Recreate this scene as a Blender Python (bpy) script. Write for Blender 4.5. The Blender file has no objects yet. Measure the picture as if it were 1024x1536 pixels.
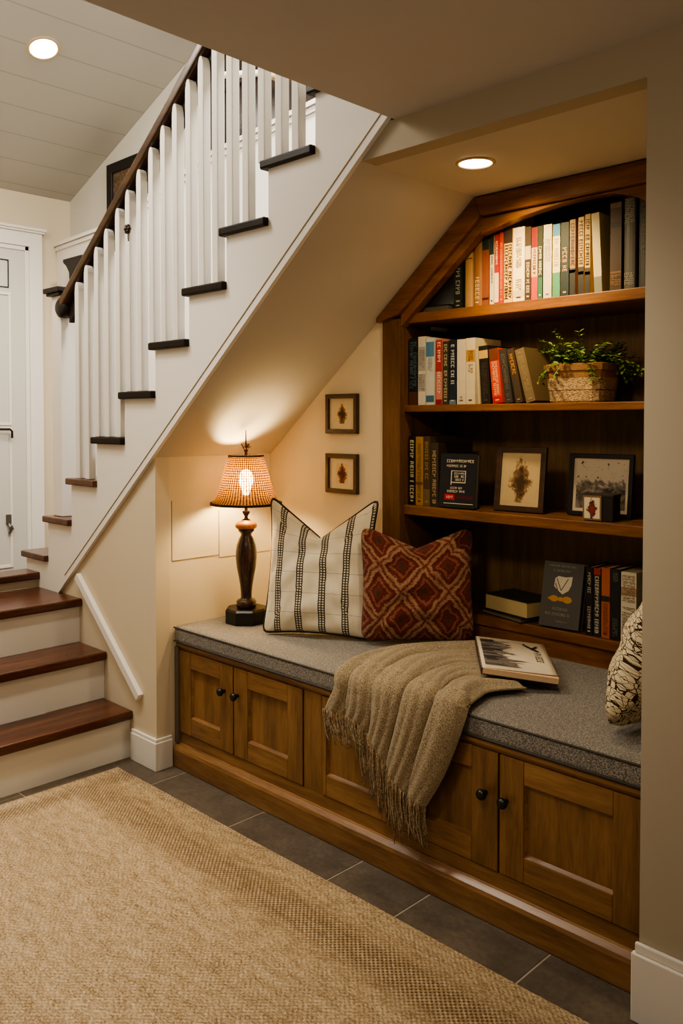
import bpy, bmesh, math, random
from mathutils import Vector, Matrix, Euler
C = bpy.context.scene.collection
R = math.radians
rng = random.Random(7)

# ------------------------------------------------------------------ helpers
def lin(c):
    return tuple(((v/255)/12.92 if v/255 <= .04045 else ((v/255+.055)/1.055)**2.4) for v in c)

class NT:
    def __init__(s, name):
        s.m = bpy.data.materials.new(name); s.m.use_nodes = True
        s.t = s.m.node_tree; s.t.nodes.clear()
        s.out = s.t.nodes.new('ShaderNodeOutputMaterial')
    def n(s, typ, ins=None, **props):
        nd = s.t.nodes.new('ShaderNode'+typ)
        for k, v in props.items(): setattr(nd, k, v)
        for k, v in (ins or {}).items():
            sk = nd.inputs[k]
            if isinstance(v, bpy.types.NodeSocket): s.t.links.new(v, sk)
            elif isinstance(v, (tuple, list)) and len(v) == 3 and sk.type == 'RGBA': sk.default_value = (*v, 1)
            else: sk.default_value = v
        return nd
    def math(s, op, a, b=None, c=None, clamp=False):
        ins = {0: a}
        if b is not None: ins[1] = b
        if c is not None: ins[2] = c
        nd = s.n('Math', ins, operation=op); nd.use_clamp = clamp
        return nd.outputs[0]
    def mix(s, f, a, b, mode='MIX'):
        nd = s.n('Mix', data_type='RGBA', blend_type=mode)
        for i, v in ((0, f), (6, a), (7, b)):
            sk = nd.inputs[i]
            if isinstance(v, bpy.types.NodeSocket): s.t.links.new(v, sk)
            elif isinstance(v, (tuple, list)): sk.default_value = (*v, 1)
            else: sk.default_value = v
        return nd.outputs[2]
    def ramp(s, f, stops, interp='LINEAR'):
        nd = s.n('ValToRGB', {0: f}); cr = nd.color_ramp; cr.interpolation = interp
        while len(cr.elements) < len(stops): cr.elements.new(.5)
        for e, (p, c) in zip(cr.elements, stops):
            e.position = p; e.color = (*c, 1) if len(c) == 3 else c
        return nd.outputs[0]
    def coord(s, which='Object', scale=(1, 1, 1), rot=(0, 0, 0)):
        tc = s.n('TexCoord')
        mp = s.n('Mapping', {'Vector': tc.outputs[which], 'Scale': scale, 'Rotation': rot})
        return mp.outputs[0]
    def noise(s, vec, scale, detail=3, rough=.5, dist=0):
        return s.n('TexNoise', {'Vector': vec, 'Scale': scale, 'Detail': detail, 'Roughness': rough, 'Distortion': dist}).outputs[0]
    def bump(s, h, strength=.2, dist=.002):
        return s.n('Bump', {'Height': h, 'Strength': strength, 'Distance': dist}).outputs[0]
    def surf(s, col, rough=.5, normal=None, spec=.5, metal=0, sheen=0, coat=0, emit=None, estr=0):
        b = s.n('BsdfPrincipled', {'Base Color': col, 'Roughness': rough, 'Metallic': metal,
                                   'Specular IOR Level': spec, 'Sheen Weight': sheen, 'Coat Weight': coat, 'Coat Roughness': .25})
        if normal is not None: s.t.links.new(normal, b.inputs['Normal'])
        if emit: b.inputs['Emission Color'].default_value = (*emit, 1); b.inputs['Emission Strength'].default_value = estr
        s.t.links.new(b.outputs[0], s.out.inputs[0]); return s.m

_plain = {}
def plain(c, rough=.6, spec=.3, metal=0):
    k = (tuple(c), rough, spec, metal)
    if k not in _plain:
        t = NT('paint_%d_%d_%d' % tuple(c)); v = t.coord('Object')
        n = t.noise(v, 60, 3)
        base = lin(c); lo = tuple(x*.86 for x in base)
        _plain[k] = t.surf(t.mix(n, lo, base), rough, None, spec, metal)
    return _plain[k]

def wall_mat(name, c, var=.04):
    t = NT(name); v = t.coord('Object')
    n = t.noise(v, 1.3, 3); n2 = t.noise(v, 220, 2)
    b = lin(c)
    return t.surf(t.mix(n, tuple(x*(1-var) for x in b), b), .75, t.bump(n2, .12, .001), .25)

def wood(name, dark, mid, light, axis='x', scale=1.0, rough=.42, coat=0.0, spec=.4):
    t = NT(name)
    st = {'x': (.9, 9, 9), 'y': (9, .9, 9), 'z': (9, 9, .9)}[axis]
    v = t.coord('Object', tuple(a*scale for a in st))
    w = t.noise(v, 2.4, 8, .62, .35)
    fi = t.noise(t.coord('Object', tuple(a*scale*6 for a in st)), 3.2, 4, .6)
    f = t.math('ADD', t.math('MULTIPLY', w, .7), t.math('MULTIPLY', fi, .3))
    col = t.ramp(f, [(.33, lin(dark)), (.5, lin(mid)), (.68, lin(light))])
    big = t.noise(t.coord('Object'), 2.2, 2)
    col = t.mix(t.math('MULTIPLY', big, .35), col, lin(dark))
    return t.surf(col, t.math('ADD', rough-.08, t.math('MULTIPLY', fi, .16)), t.bump(f, .12, .0015), spec, coat=coat)

def box(bm, x0, x1, y0, y1, z0, z1):
    v = [bm.verts.new(p) for p in ((x0,y0,z0),(x1,y0,z0),(x1,y1,z0),(x0,y1,z0),(x0,y0,z1),(x1,y0,z1),(x1,y1,z1),(x0,y1,z1))]
    for f in ((3,2,1,0),(4,5,6,7),(0,1,5,4),(1,2,6,5),(2,3,7,6),(3,0,4,7)): bm.faces.new([v[i] for i in f])
    return v

def B(*boxes):
    bm = bmesh.new()
    for b in boxes: box(bm, *b)
    return bm

def prism(pts, axis, a0, a1, bm=None):
    """polygon pts (2D) extruded along axis: y -> pts are (x,z); z -> (x,y); x -> (y,z)"""
    bm = bm or bmesh.new()
    def P(p, a): return {'y': (p[0], a, p[1]), 'z': (p[0], p[1], a), 'x': (a, p[0], p[1])}[axis]
    A = [bm.verts.new(P(p, a0)) for p in pts]; Z = [bm.verts.new(P(p, a1)) for p in pts]
    n = len(pts)
    bm.faces.new(A); bm.faces.new(Z[::-1])
    for i in range(n): bm.faces.new((A[i], Z[i], Z[(i+1) % n], A[(i+1) % n]))
    bmesh.ops.recalc_face_normals(bm, faces=bm.faces)
    return bm

def lathe(prof, seg=32, c=(0,0,0), bm=None, phase=0):
    bm = bm or bmesh.new(); rings = []
    for r, z in prof:
        rings.append([bm.verts.new((c[0]+r*math.cos(phase+2*math.pi*k/seg), c[1]+r*math.sin(phase+2*math.pi*k/seg), c[2]+z)) for k in range(seg)])
    for a, b in zip(rings, rings[1:]):
        for k in range(seg): bm.faces.new((a[k], a[(k+1) % seg], b[(k+1) % seg], b[k]))
    if prof[0][0] > 1e-5: bm.faces.new(rings[0][::-1])
    if prof[-1][0] > 1e-5: bm.faces.new(rings[-1])
    bmesh.ops.remove_doubles(bm, verts=bm.verts, dist=1e-6)
    bmesh.ops.recalc_face_normals(bm, faces=bm.faces)
    return bm

def tube(pts, r, seg=8, bm=None, taper=None):
    bm = bm or bmesh.new(); pts = [Vector(p) for p in pts]; rings = []
    n0 = None
    for i, p in enumerate(pts):
        d = (pts[min(i+1, len(pts)-1)] - pts[max(i-1, 0)]).normalized()
        if n0 is None:
            n0 = d.orthogonal().normalized()
        else:
            n0 = (n0 - d*n0.dot(d))
            n0 = n0.normalized() if n0.length > 1e-6 else d.orthogonal().normalized()
        b = d.cross(n0); rr = r if taper is None else r*taper[i]
        rings.append([bm.verts.new(p + (n0*math.cos(2*math.pi*k/seg) + b*math.sin(2*math.pi*k/seg))*rr) for k in range(seg)])
    for a, b in zip(rings, rings[1:]):
        for k in range(seg): bm.faces.new((a[k], a[(k+1) % seg], b[(k+1) % seg], b[k]))
    bm.faces.new(rings[0][::-1]); bm.faces.new(rings[-1])
    return bm

def world_loc(o):
    v = Vector((0, 0, 0))
    while o is not None: v += o.location; o = o.parent
    return v

def obj(name, bm, mat, parent=None, bevel=0, smooth=False, local=False, seg=2):
    me = bpy.data.meshes.new(name); bm.to_mesh(me); bm.free()
    o = bpy.data.objects.new(name, me); C.objects.link(o)
    if mat is not None: me.materials.append(mat)
    if smooth:
        for p in me.polygons: p.use_smooth = True
    if parent is not None:
        o.parent = parent
        if not local: o.location = -world_loc(parent)
    if bevel:
        m = o.modifiers.new('edge', 'BEVEL'); m.width = bevel; m.segments = seg; m.limit_method = 'ANGLE'; m.angle_limit = R(40)
    return o

def thing(name, label, cat, loc=(0,0,0), rot=(0,0,0), group=None):
    o = bpy.data.objects.new(name, None); C.objects.link(o); o.empty_display_size = .05
    o.location = loc; o.rotation_euler = rot
    return tag(o, label, cat, group)
def tag(o, label, cat, group=None):
    o['label'] = label; o['category'] = cat
    if group: o['group'] = group
    return o
def struct(name, bm, mat, parent=None, **k):
    o = obj(name, bm, mat, parent, **k)
    if parent is None: o['kind'] = 'structure'
    return o

def quad(bm, o, ux, uy, x0, x1, y0, y1):
    o, ux, uy = Vector(o), Vector(ux), Vector(uy)
    bm.faces.new([bm.verts.new(o+ux*x+uy*y) for x, y in ((x0,y0),(x1,y0),(x1,y1),(x0,y1))])

def glyph_line(bm, o, ux, uy, x0, x1, y0, y1, r, th=.16):
    """a row of letter-like strokes between x0..x1 (along ux), height y0..y1 (along uy)"""
    h = y1-y0; x = x0
    while x < x1-h*.35:
        w = h*r.choice((.35, .55, .6, .65)); w = min(w, x1-x)
        if r.random() < .12: x += h*.5; continue
        s = h*th
        quad(bm, o, ux, uy, x, x+s, y0, y1)
        k = r.random()
        if k < .7: quad(bm, o, ux, uy, x+s, x+w, y1-s, y1)
        if k > .25: quad(bm, o, ux, uy, x+s, x+w*.9, y0+h*.45, y0+h*.45+s)
        if k < .55: quad(bm, o, ux, uy, x+s, x+w, y0, y0+s)
        if k > .45: quad(bm, o, ux, uy, x+w-s, x+w, y0+(h*.5 if k > .8 else 0)+s*.5, y1-s*.5)
        x += w + h*.22

# ------------------------------------------------------------------ materials
M = {}
M['wall'] = wall_mat('wall_paint', (214, 200, 174))
M['cream'] = wall_mat('niche_paint', (224, 208, 178))
M['greywall'] = wall_mat('hall_paint', (208, 205, 194))
M['white'] = wall_mat('white_trim_paint', (232, 227, 218), .02)
M['ceil'] = wall_mat('ceiling_paint', (204, 200, 198))
M['rightwall'] = wall_mat('right_wall_paint', (178, 166, 146))
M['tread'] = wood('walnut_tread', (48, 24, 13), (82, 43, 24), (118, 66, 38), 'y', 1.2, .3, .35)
M['tread_shaded'] = wood('shaded_walnut_tread', (14, 9, 6), (24, 15, 10), (36, 22, 15), 'x', 1.2, .5, 0, .25)  # same walnut as the other treads, upper flight's shade put into the colour
M['rail'] = wood('dark_handrail_wood', (42, 28, 17), (68, 47, 29), (98, 68, 42), 'x', 1.0, .4, .2)
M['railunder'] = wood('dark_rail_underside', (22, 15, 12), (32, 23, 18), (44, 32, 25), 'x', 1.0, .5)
M['oakx'] = wood('oak_long_grain', (94, 66, 38), (138, 100, 60), (168, 128, 82), 'x', 1, .38, .25)
M['oakz'] = wood('oak_upright_grain', (88, 62, 36), (130, 94, 55), (160, 120, 75), 'z', 1, .38, .2)
M['casex'] = wood('shelf_oak_long_grain', (84, 52, 24), (126, 80, 38), (158, 106, 54), 'x', 1, .42, .15)
M['casez'] = wood('shelf_oak_upright_grain', (70, 46, 24), (104, 70, 36), (130, 90, 48), 'z', 1, .45)
M['back'] = wood('dark_back_boards', (88, 66, 38), (122, 94, 56), (146, 116, 72), 'z', .9, .55)
M['black'] = plain((18, 16, 15), .35, .5)
M['darkwood'] = wood('espresso_turned_wood', (34, 18, 11), (56, 32, 20), (84, 50, 31), 'z', .9, .25, .5)
M['goldwood'] = wood('honey_wood_collar', (120, 74, 34), (168, 112, 58), (196, 140, 80), 'x', 3, .35, .3)
M['frame_brown'] = wood('brown_frame_wood', (40, 25, 14), (66, 43, 25), (88, 60, 36), 'x', 2, .4, .1)
M['frame_black'] = plain((24, 20, 18), .4, .4)
M['paper'] = plain((214, 196, 160), .8, .2)
M['pages'] = plain((206, 184, 142), .85, .2)
M['bronze'] = plain((74, 50, 34), .35, .5, .7)
M['shadow_line'] = plain((150, 132, 104), .8, .1)

def shiplap():
    t = NT('shiplap_ceiling_paint')
    tc = t.n('TexCoord'); sx = t.n('SeparateXYZ', {0: tc.outputs['Object']})
    f = t.math('FRACT', t.math('MULTIPLY', sx.outputs[0], 5.2))
    line = t.math('LESS_THAN', f, .035)
    b = lin((184, 181, 172)); n = t.noise(tc.outputs['Object'], 2, 3)
    c = t.mix(t.math('MULTIPLY', line, .35), t.mix(n, tuple(x*.95 for x in b), b), lin((120, 112, 100)))
    return t.surf(c, .6, t.bump(t.math('SUBTRACT', 1, line), .5, .004), .3)
M['shiplap'] = shiplap()

def slate():
    t = NT('grey_slate_tile'); v = t.coord('Object')
    n = t.noise(v, 5, 8, .65, .4); n2 = t.noise(v, 60, 5, .7)
    f = t.math('ADD', t.math('MULTIPLY', n, .65), t.math('MULTIPLY', n2, .35))
    c = t.ramp(f, [(.3, lin((64, 56, 48))), (.5, lin((92, 82, 71))), (.7, lin((118, 106, 92)))])
    return t.surf(c, .55, t.bump(f, .35, .004), .35)
M['slate'] = slate()
M['grout'] = plain((168, 156, 140), .9, .1)

def rug_mat(ex, ey):
    """woven jute: ex, ey = positions of the far and the bench-side edge"""
    t = NT('woven_jute'); tc = t.n('TexCoord'); s = t.n('SeparateXYZ', {0: tc.outputs['Object']})
    X, Y = s.outputs[0], s.outputs[1]
    dy = t.math('SUBTRACT', ey, Y); dx = t.math('SUBTRACT', X, ex)
    p = t.math('SINE', t.math('MULTIPLY', X, 2*math.pi/.0145))
    q = t.math('SINE', t.math('MULTIPLY', Y, 2*math.pi/.0145))
    weave = t.math('MULTIPLY', p, q)
    jit = t.noise(t.coord('Object', (.6, 1, 1)), 210, 4, .7)
    med = t.noise(t.coord('Object', (1, 3, 1)), 16, 4, .65)
    big = t.noise(t.coord('Object', (.35, 2.4, 1)), 3.5, 3, .6)
    def band(d, c, w, nrm):
        a = t.math('ABSOLUTE', t.math('SUBTRACT', d, c))
        return t.math('MULTIPLY', t.math('SUBTRACT', 1, t.math('DIVIDE', a, w), clamp=True), nrm)
    dxok = t.math('GREATER_THAN', dx, .1)
    bs = t.math('MULTIPLY', band(dy, .165, .10, 1.5), dxok)
    bs = t.math('MAXIMUM', bs, band(dx, .085, .065, 1.5))
    for c, k in ((.46, .5), (.62, .35), (.86, .55), (1.1, .4), (1.4, .5)):
        bs = t.math('MAXIMUM', bs, t.math('MULTIPLY', band(dy, c, .12, k), big))
    dots = t.math('MULTIPLY', t.math('GREATER_THAN', t.math('ADD', weave, t.math('MULTIPLY', t.math('SUBTRACT', jit, .5), 1.2)), .12), t.math('MINIMUM', bs, 1.0))
    grain = t.math('ADD', t.math('MULTIPLY', jit, .75), t.math('MULTIPLY', med, .35))
    c = t.ramp(grain, [(.40, lin((120, 100, 74))), (.52, lin((166, 144, 112))), (.64, lin((198, 177, 146)))])
    # faint zigzag of the weave
    zz = t.math('SINE', t.math('ADD', t.math('MULTIPLY', X, 260), t.math('MULTIPLY', t.math('PINGPONG', Y, .06), 420)))
    c = t.mix(t.math('MULTIPLY', t.math('GREATER_THAN', zz, .35), t.math('MULTIPLY', med, .34)), c, lin((112, 86, 56)))
    c = t.mix(t.math('MULTIPLY', dots, .78), c, lin((84, 62, 40)))
    h = t.math('ADD', t.math('MULTIPLY', weave, .4), grain)
    return t.surf(c, .95, t.bump(h, .7, .006), .1)

def tweed(name, a, b, c_, scale=420):
    t = NT(name); v = t.coord('Object')
    n1 = t.noise(t.coord('Object', (1, .35, 1)), scale, 2, .6); n2 = t.noise(t.coord('Object', (.35, 1, .45)), scale, 2, .6)
    f = t.math('ADD', t.math('MULTIPLY', n1, .5), t.math('MULTIPLY', n2, .5))
    c = t.ramp(f, [(.38, lin(a)), (.5, lin(b)), (.62, lin(c_))])
    return t.surf(c, .92, t.bump(f, .6, .003), .15, sheen=.15)
M['tweed'] = tweed('grey_tweed', (66, 64, 62), (116, 111, 104), (168, 161, 150), 620)
M['piping'] = plain((84, 81, 78), .9, .1)
M['throw'] = tweed('taupe_wool', (94, 82, 62), (144, 128, 102), (184, 168, 140), 640)
M['fringe'] = tweed('taupe_wool_strands', (88, 72, 50), (134, 113, 82), (170, 148, 112), 300)

def shade_mat():
    t = NT('woven_lamp_shade'); tc = t.n('TexCoord'); s = t.n('SeparateXYZ', {0: tc.outputs['UV']})
    p = t.math('SINE', t.math('MULTIPLY', s.outputs[0], 2*math.pi*64)); q = t.math('SINE', t.math('MULTIPLY', s.outputs[1], 2*math.pi*24))
    m = t.math('MAXIMUM', t.math('GREATER_THAN', p, .15), t.math('GREATER_THAN', q, .35))
    n = t.noise(t.coord('UV', (64, 24, 1)), 1.0, 3)
    m = t.math('MULTIPLY', m, t.math('ADD', .6, t.math('MULTIPLY', n, .7), clamp=True))
    c = t.mix(m, lin((200, 142, 78)), lin((56, 29, 14)))
    d = t.n('BsdfDiffuse', {'Color': c}); tr = t.n('BsdfTranslucent', {'Color': c})
    mx = t.n('MixShader', {0: .20, 1: d.outputs[0], 2: tr.outputs[0]})
    hole = t.n('BsdfTransparent', {'Color': (1, .86, .62)})
    mx = t.n('MixShader', {0: t.math('MULTIPLY', t.math('SUBTRACT', 1, m, clamp=True), .11), 1: mx.outputs[0], 2: hole.outputs[0]})
    t.t.links.new(mx.outputs[0], t.out.inputs[0]); return t.m
M['shade'] = shade_mat()

def emis(name, c, s):
    t = NT(name); n = t.noise(t.coord('Object'), 3, 1)
    e = t.n('Emission', {'Color': t.mix(n, c, tuple(x*.97 for x in c)), 'Strength': s})
    t.t.links.new(e.outputs[0], t.out.inputs[0]); return t.m

def pillow_stripe():
    t = NT('cream_striped_linen'); tc = t.n('TexCoord'); s = t.n('SeparateXYZ', {0: tc.outputs['UV']})
    U, V = s.outputs[0], s.outputs[1]
    k = t.math('FRACT', t.math('ADD', t.math('DIVIDE', t.math('SUBTRACT', U, .15), .2125), .5))
    d = t.math('MULTIPLY', t.math('ABSOLUTE', t.math('SUBTRACT', k, .5)), .2125)
    outer = t.math('MULTIPLY', t.math('GREATER_THAN', d, .021), t.math('LESS_THAN', d, .032))
    mid = t.math('LESS_THAN', d, .0055)
    dash = t.math('MULTIPLY', t.math('LESS_THAN', d, .022), t.math('GREATER_THAN', t.math('FRACT', t.math('MULTIPLY', V, 52)), .58))
    blk = t.math('MAXIMUM', t.math('MAXIMUM', outer, mid), dash)
    hl = t.math('FRACT', t.math('DIVIDE', t.math('SUBTRACT', V, .16), .155))
    line = t.math('MULTIPLY', t.math('LESS_THAN', hl, .03), .45)
    n = t.noise(t.coord('UV', (1, 1, 1)), 9, 4); n2 = t.noise(t.coord('UV'), 260, 2)
    base = t.mix(n, lin((206, 192, 164)), lin((234, 224, 202)))
    c = t.mix(line, base, lin((90, 72, 52)))
    c = t.mix(t.math('MULTIPLY', blk, .94), c, lin((26, 23, 22)))
    return t.surf(c, .9, t.bump(t.math('ADD', n2, t.math('MULTIPLY', blk, .5)), .4, .002), .15, sheen=.1)
def pillow_kilim():
    t = NT('rust_diamond_kilim'); tc = t.n('TexCoord')
    wob = t.n('TexNoise', {'Vector': tc.outputs['UV'], 'Scale': 9., 'Detail': 4.})
    uv = t.n('VectorMath', {0: tc.outputs['UV'], 1: t.n('VectorMath', {0: wob.outputs[1], 'Scale': .075}, operation='SCALE').outputs[0]}, operation='ADD')
    s = t.n('SeparateXYZ', {0: uv.outputs[0]})
    a = t.math('DIVIDE', s.outputs[0], .40); b = t.math('DIVIDE', s.outputs[1], .48)
    p = t.math('ABSOLUTE', t.math('SUBTRACT', t.math('FRACT', t.math('ADD', a, b)), .5))
    q = t.math('ABSOLUTE', t.math('SUBTRACT', t.math('FRACT', t.math('ADD', t.math('SUBTRACT', a, b), 3)), .5))
    m = t.math('MULTIPLY', t.math('MAXIMUM', p, q), 2)
    fine = t.noise(t.coord('UV', (16, 30, 1)), 3, 5, .75)
    m2 = t.math('ADD', m, t.math('MULTIPLY', t.math('SUBTRACT', fine, .5), .55))
    red, dred, tan, pink, drk = lin((128, 58, 46)), lin((94, 42, 35)), lin((190, 152, 114)), lin((168, 116, 92)), lin((74, 64, 48))
    c = t.ramp(m2, [(0, drk), (.14, drk), (.2, red), (.38, dred), (.46, pink), (.55, red), (.72, dred), (.8, tan), (.9, pink), (1, dred)])
    c = t.mix(t.math('MULTIPLY', fine, .55), c, lin((60, 22, 16)))
    h = t.math('ADD', m2, fine)
    return t.surf(c, .95, t.bump(h, .7, .004), .1, sheen=.1)
def pillow_crackle():
    t = NT('ivory_crackle_print')
    v = t.coord('UV', (24, 28, 1), (0, 0, .75))
    e = t.n('TexVoronoi', {'Vector': v, 'Scale': 1.1, 'Randomness': .75}, feature='DISTANCE_TO_EDGE').outputs[0]
    e2 = t.n('TexVoronoi', {'Vector': t.coord('UV', (46, 20, 1), (0, 0, .4)), 'Scale': 1.2, 'Randomness': .9}, feature='DISTANCE_TO_EDGE').outputs[0]
    n = t.noise(t.coord('UV'), 18, 4, .7)
    l1 = t.math('LESS_THAN', e, t.math('ADD', .01, t.math('MULTIPLY', n, .06)))
    l2 = t.math('LESS_THAN', e2, t.math('MULTIPLY', n, .045))
    c = t.mix(n, lin((196, 180, 146)), lin((226, 214, 184)))
    c = t.mix(t.math('MAXIMUM', l1, l2), c, lin((62, 46, 32)))
    return t.surf(c, .9, t.bump(t.noise(t.coord('UV'), 240, 2), .4, .002), .15)
M['p1'], M['p2'], M['p3'] = pillow_stripe(), pillow_kilim(), pillow_crackle()

def basket():
    t = NT('woven_pot_clay'); tc = t.n('TexCoord'); s = t.n('SeparateXYZ', {0: tc.outputs['Object']})
    n = t.noise(t.coord('Object', (1, 1, 2.5)), 130, 4, .7)
    band = t.math('MULTIPLY', t.math('LESS_THAN', s.outputs[2], .075), 1.0)
    c = t.ramp(n, [(.38, lin((112, 88, 62))), (.52, lin((178, 150, 112))), (.66, lin((214, 190, 150)))])
    c = t.mix(t.math('SUBTRACT', 1, band), c, lin((138, 104, 72)))
    ring = t.math('LESS_THAN', t.math('ABSOLUTE', t.math('SUBTRACT', s.outputs[2], .038)), .0016)
    c = t.mix(t.math('MULTIPLY', ring, .7), c, lin((70, 50, 34)))
    return t.surf(c, .9, t.bump(n, .7, .004), .15)
M['pot'] = basket()
def leafm():
    t = NT('leaf_green'); n = t.noise(t.coord('Object'), 45, 3)
    return t.surf(t.ramp(n, [(.3, lin((38, 58, 20))), (.5, lin((74, 100, 34))), (.72, lin((132, 152, 62)))]), .5, None, .4)
M['leaf'] = leafm()
M['soil'] = plain((40, 28, 20), .95, .1)

def art(name, bg, ink, ink2, scale, lo=.5, mode=0):
    t = NT(name); v = t.coord('Generated')
    s = t.n('SeparateXYZ', {0: v})
    n = t.noise(v, scale, 6, .7, .6); n2 = t.noise(v, scale*2.6, 4, .7)
    fx = t.math('ABSOLUTE', t.math('SUBTRACT', s.outputs[0], .5)); fz = t.math('ABSOLUTE', t.math('SUBTRACT', s.outputs[2], .45))
    if mode == 0:      # figure in the middle, plain ground
        mask = t.math('SUBTRACT', 1, t.math('MULTIPLY', t.math('ADD', t.math('MULTIPLY', fx, 1.2), t.math('MULTIPLY', fz, .75)), 1.45), clamp=True)
        f = t.math('ADD', t.math('MULTIPLY', n, .8), t.math('MULTIPLY', mask, .55))
        c = t.ramp(f, [(lo+.12, lin(bg)), (lo+.2, lin(ink2)), (lo+.36, lin(ink))])
    elif mode == 1:    # landscape: pale top, dark lower half with loose branches
        g = t.math('ADD', t.math('MULTIPLY', s.outputs[2], -.9), t.math('ADD', t.math('MULTIPLY', n, 1.0), .32))
        c = t.ramp(g, [(.28, lin(bg)), (.4, lin(ink2)), (.56, lin(ink)), (.78, lin(ink2)), (.95, lin(ink))])
        c = t.mix(t.math('GREATER_THAN', n2, .61), c, lin(ink))
    else:
        st = t.noise(t.coord('Generated', (9, 1, 1.2)), 5, 5, .7, .8)
        c = t.ramp(st, [(.35, lin(ink)), (.5, lin(ink2)), (.64, lin(bg))])
    return t.surf(c, .6, None, .3)

# ------------------------------------------------------------------ the shell
XL, YS, YW, ZN, ZH = -2.691, 1.744, 2.30, 2.027, 2.112
SL = .8246
def soff(x): return 1.165 + SL*(x-XL)
XB = XL + (ZN-1.165)/SL          # where the sloped soffit meets the flat niche ceiling
XJ = -.817                       # right jamb edge

# floor: slate tiles bedded in pale grout
bm = bmesh.new()
gx = [-3.5, -3.05, -2.6, -2.15, -1.70, -1.447, -1.073, -.70, -.3, .15, .6, 1.05, 1.5, 2.0]
gy = [1.86, 1.30, .85, .4, -.05, -.5, -.95, -1.5]
for j in range(len(gy)-1):
    for i in range(len(gx)-1):
        o_ = 0 if j % 2 == 0 else .2
        x0, x1 = gx[i]+o_, gx[i+1]+o_
        if x0 > 1.9: continue
        box(bm, x0+.0025, min(x1, 2.0)-.0025, gy[j+1]+.0025, gy[j]-.0025, -.02, 0)
fl = struct('floor', bm, M['slate'], bevel=.0015)
obj('grout_bed', B((-3.5, 2.0, -1.5, 1.86, -.06, -.0015)), M['grout'], fl)
struct('floor_landing', B((-4.9, -3.85, .3, 2.56, .34, .40)), M['tread'])

# walls
WB = [(-3.74, 0), (XL, 0), (XL, soff(XL)+.02), (-3.36, soff(-3.36)+.02), (-3.74, .58)]
struct('wall_stair', prism(WB, 'y', YS, YS+.06), M['wall'])
struct('wall_niche_left', B((XL-.06, XL, YS+.06, YW+.1, 0, soff(XL)+.01)), M['cream'])
struct('wall_niche_back', prism([(XL, 0), (-2.0585, 0), (-2.0585, soff(-2.0585)-.001), (XL, soff(XL)-.001)], 'y', YW, YW+.08), M['cream'])
struct('wall_niche_right', B((-.62, -.56, YS+.06, 2.72, 0, ZN)), M['cream'])
struct('wall_niche_return', B((-.968, -.62, YW, YW+.08, 0, ZN)), M['cream'])
struct('wall_right', B((XJ, 2.0, YS, YS+.06, 0, ZH)), M['rightwall'])
struct('wall_header', prism([(XB, ZN-.001), (XJ, ZN-.001), (XJ, ZH), (XB+(ZH-ZN)/SL, ZH)], 'y', YS, YS+.06), M['rightwall'])
struct('wall_back', prism([(-4.87, .36), (-2.80, .36), (-2.80, soff(-2.80)+.06), (-1.0, soff(-1.0)+.06), (-1.0, 4.3), (-4.87, 4.3)], 'y', 2.56, 2.62), M['greywall'])
struct('wall_far', B((-4.93, -4.87, .2, 2.62, .34, 4.3)), M['wall'])
struct('wall_left', B((-4.87, -2.9, .22, .30, 0, 4.3)), M['wall'])
# ceilings
struct('ceiling', B((-1.524, 2.0, -1.5, YS, ZH, ZH+.05)), M['ceil'])
zc = lambda x: 2.641 + .394*(x+4.87)
struct('ceiling_slope', prism([(-4.87, zc(-4.87)), (-1.0, zc(-1.0)), (-1.0, zc(-1.0)+.05), (-4.87, zc(-4.87)+.05)], 'y', .30, 2.56), M['shiplap'])
# niche ceiling: flat part, sloped underside of the stair and a softly rounded foot
prof = []
for k in range(7):
    a = k/6; x = XL + .09*(1-a)**2*0 + .12*a
    prof.append((x, soff(x)))
sp = [(XL, soff(XL)), (XB, ZN), (-.62, ZN), (-.62, ZN+.02), (XB-.012, ZN+.02), (XL, soff(XL)+.028)]
struct('ceiling_niche', prism(sp, 'y', YS+.0005, 2.70), wall_mat('nook_ceiling_paint', (202, 194, 180)))

# baseboards
bb = bmesh.new()
for (x0, x1, y0, y1) in ((-2.853, XL+.014, YS-.014, YS), (XL, XL+.014, YS, 1.806)):
    box(bb, x0, x1, y0, y1, 0, .105); box(bb, x0, x1-.004 if y0 < YS-.001 else x1-.004, y0+(.004 if y0 < YS-.001 else 0), y1, .105, .118)
struct('baseboard_left', bb, M['white'], bevel=.002)
struct('baseboard_right', B((XJ-.012, 2.0, YS-.016, YS, 0, .150), (XJ-.006, 2.0, YS-.010, YS, .150, .172)), M['white'], bevel=.003)

# slanted white trim strip following the lower steps
p0, p1 = Vector((-3.262, 0, .655)), Vector((-2.790, 0, .252)); d = (p1-p0).normalized(); nrm = Vector((-d.z, 0, d.x))*.017
struct('trim_1', prism([((p0+nrm).x, (p0+nrm).z), ((p1+nrm).x, (p1+nrm).z), ((p1-nrm).x, (p1-nrm).z), ((p0-nrm).x, (p0-nrm).z)], 'y', YS-.020, YS), M['white'], bevel=.003)
# shadow line of the stringer's bead, coloured as a thin darker strip
def strip_along(x0, x1, off0, off1, y0, y1):
    return prism([(x0, soff(x0)+off0), (x1, soff(x1)+off0), (x1, soff(x1)+off1), (x0, soff(x0)+off1)], 'y', y0, y1)
struct('stringer_shadow_line', strip_along(-3.36, -1.545, .030, .0345, YS-.0175, YS-.0162), M['shadow_line'])
# access panel outline behind the lamp: its shadow lines drawn as darker beige strips
g = bmesh.new()
for (y0, y1, z0, z1) in ((1.815, 2.033, .772, .7745), (2.036, 2.298, .760, .7625), (1.8135, 1.816, .772, 1.0), (2.033, 2.0355, .762, .95)):
    box(g, XL, XL+.0016, y0, y1, z0, z1)
struct('panel_shadow_line', g, M['shadow_line'])

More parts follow.
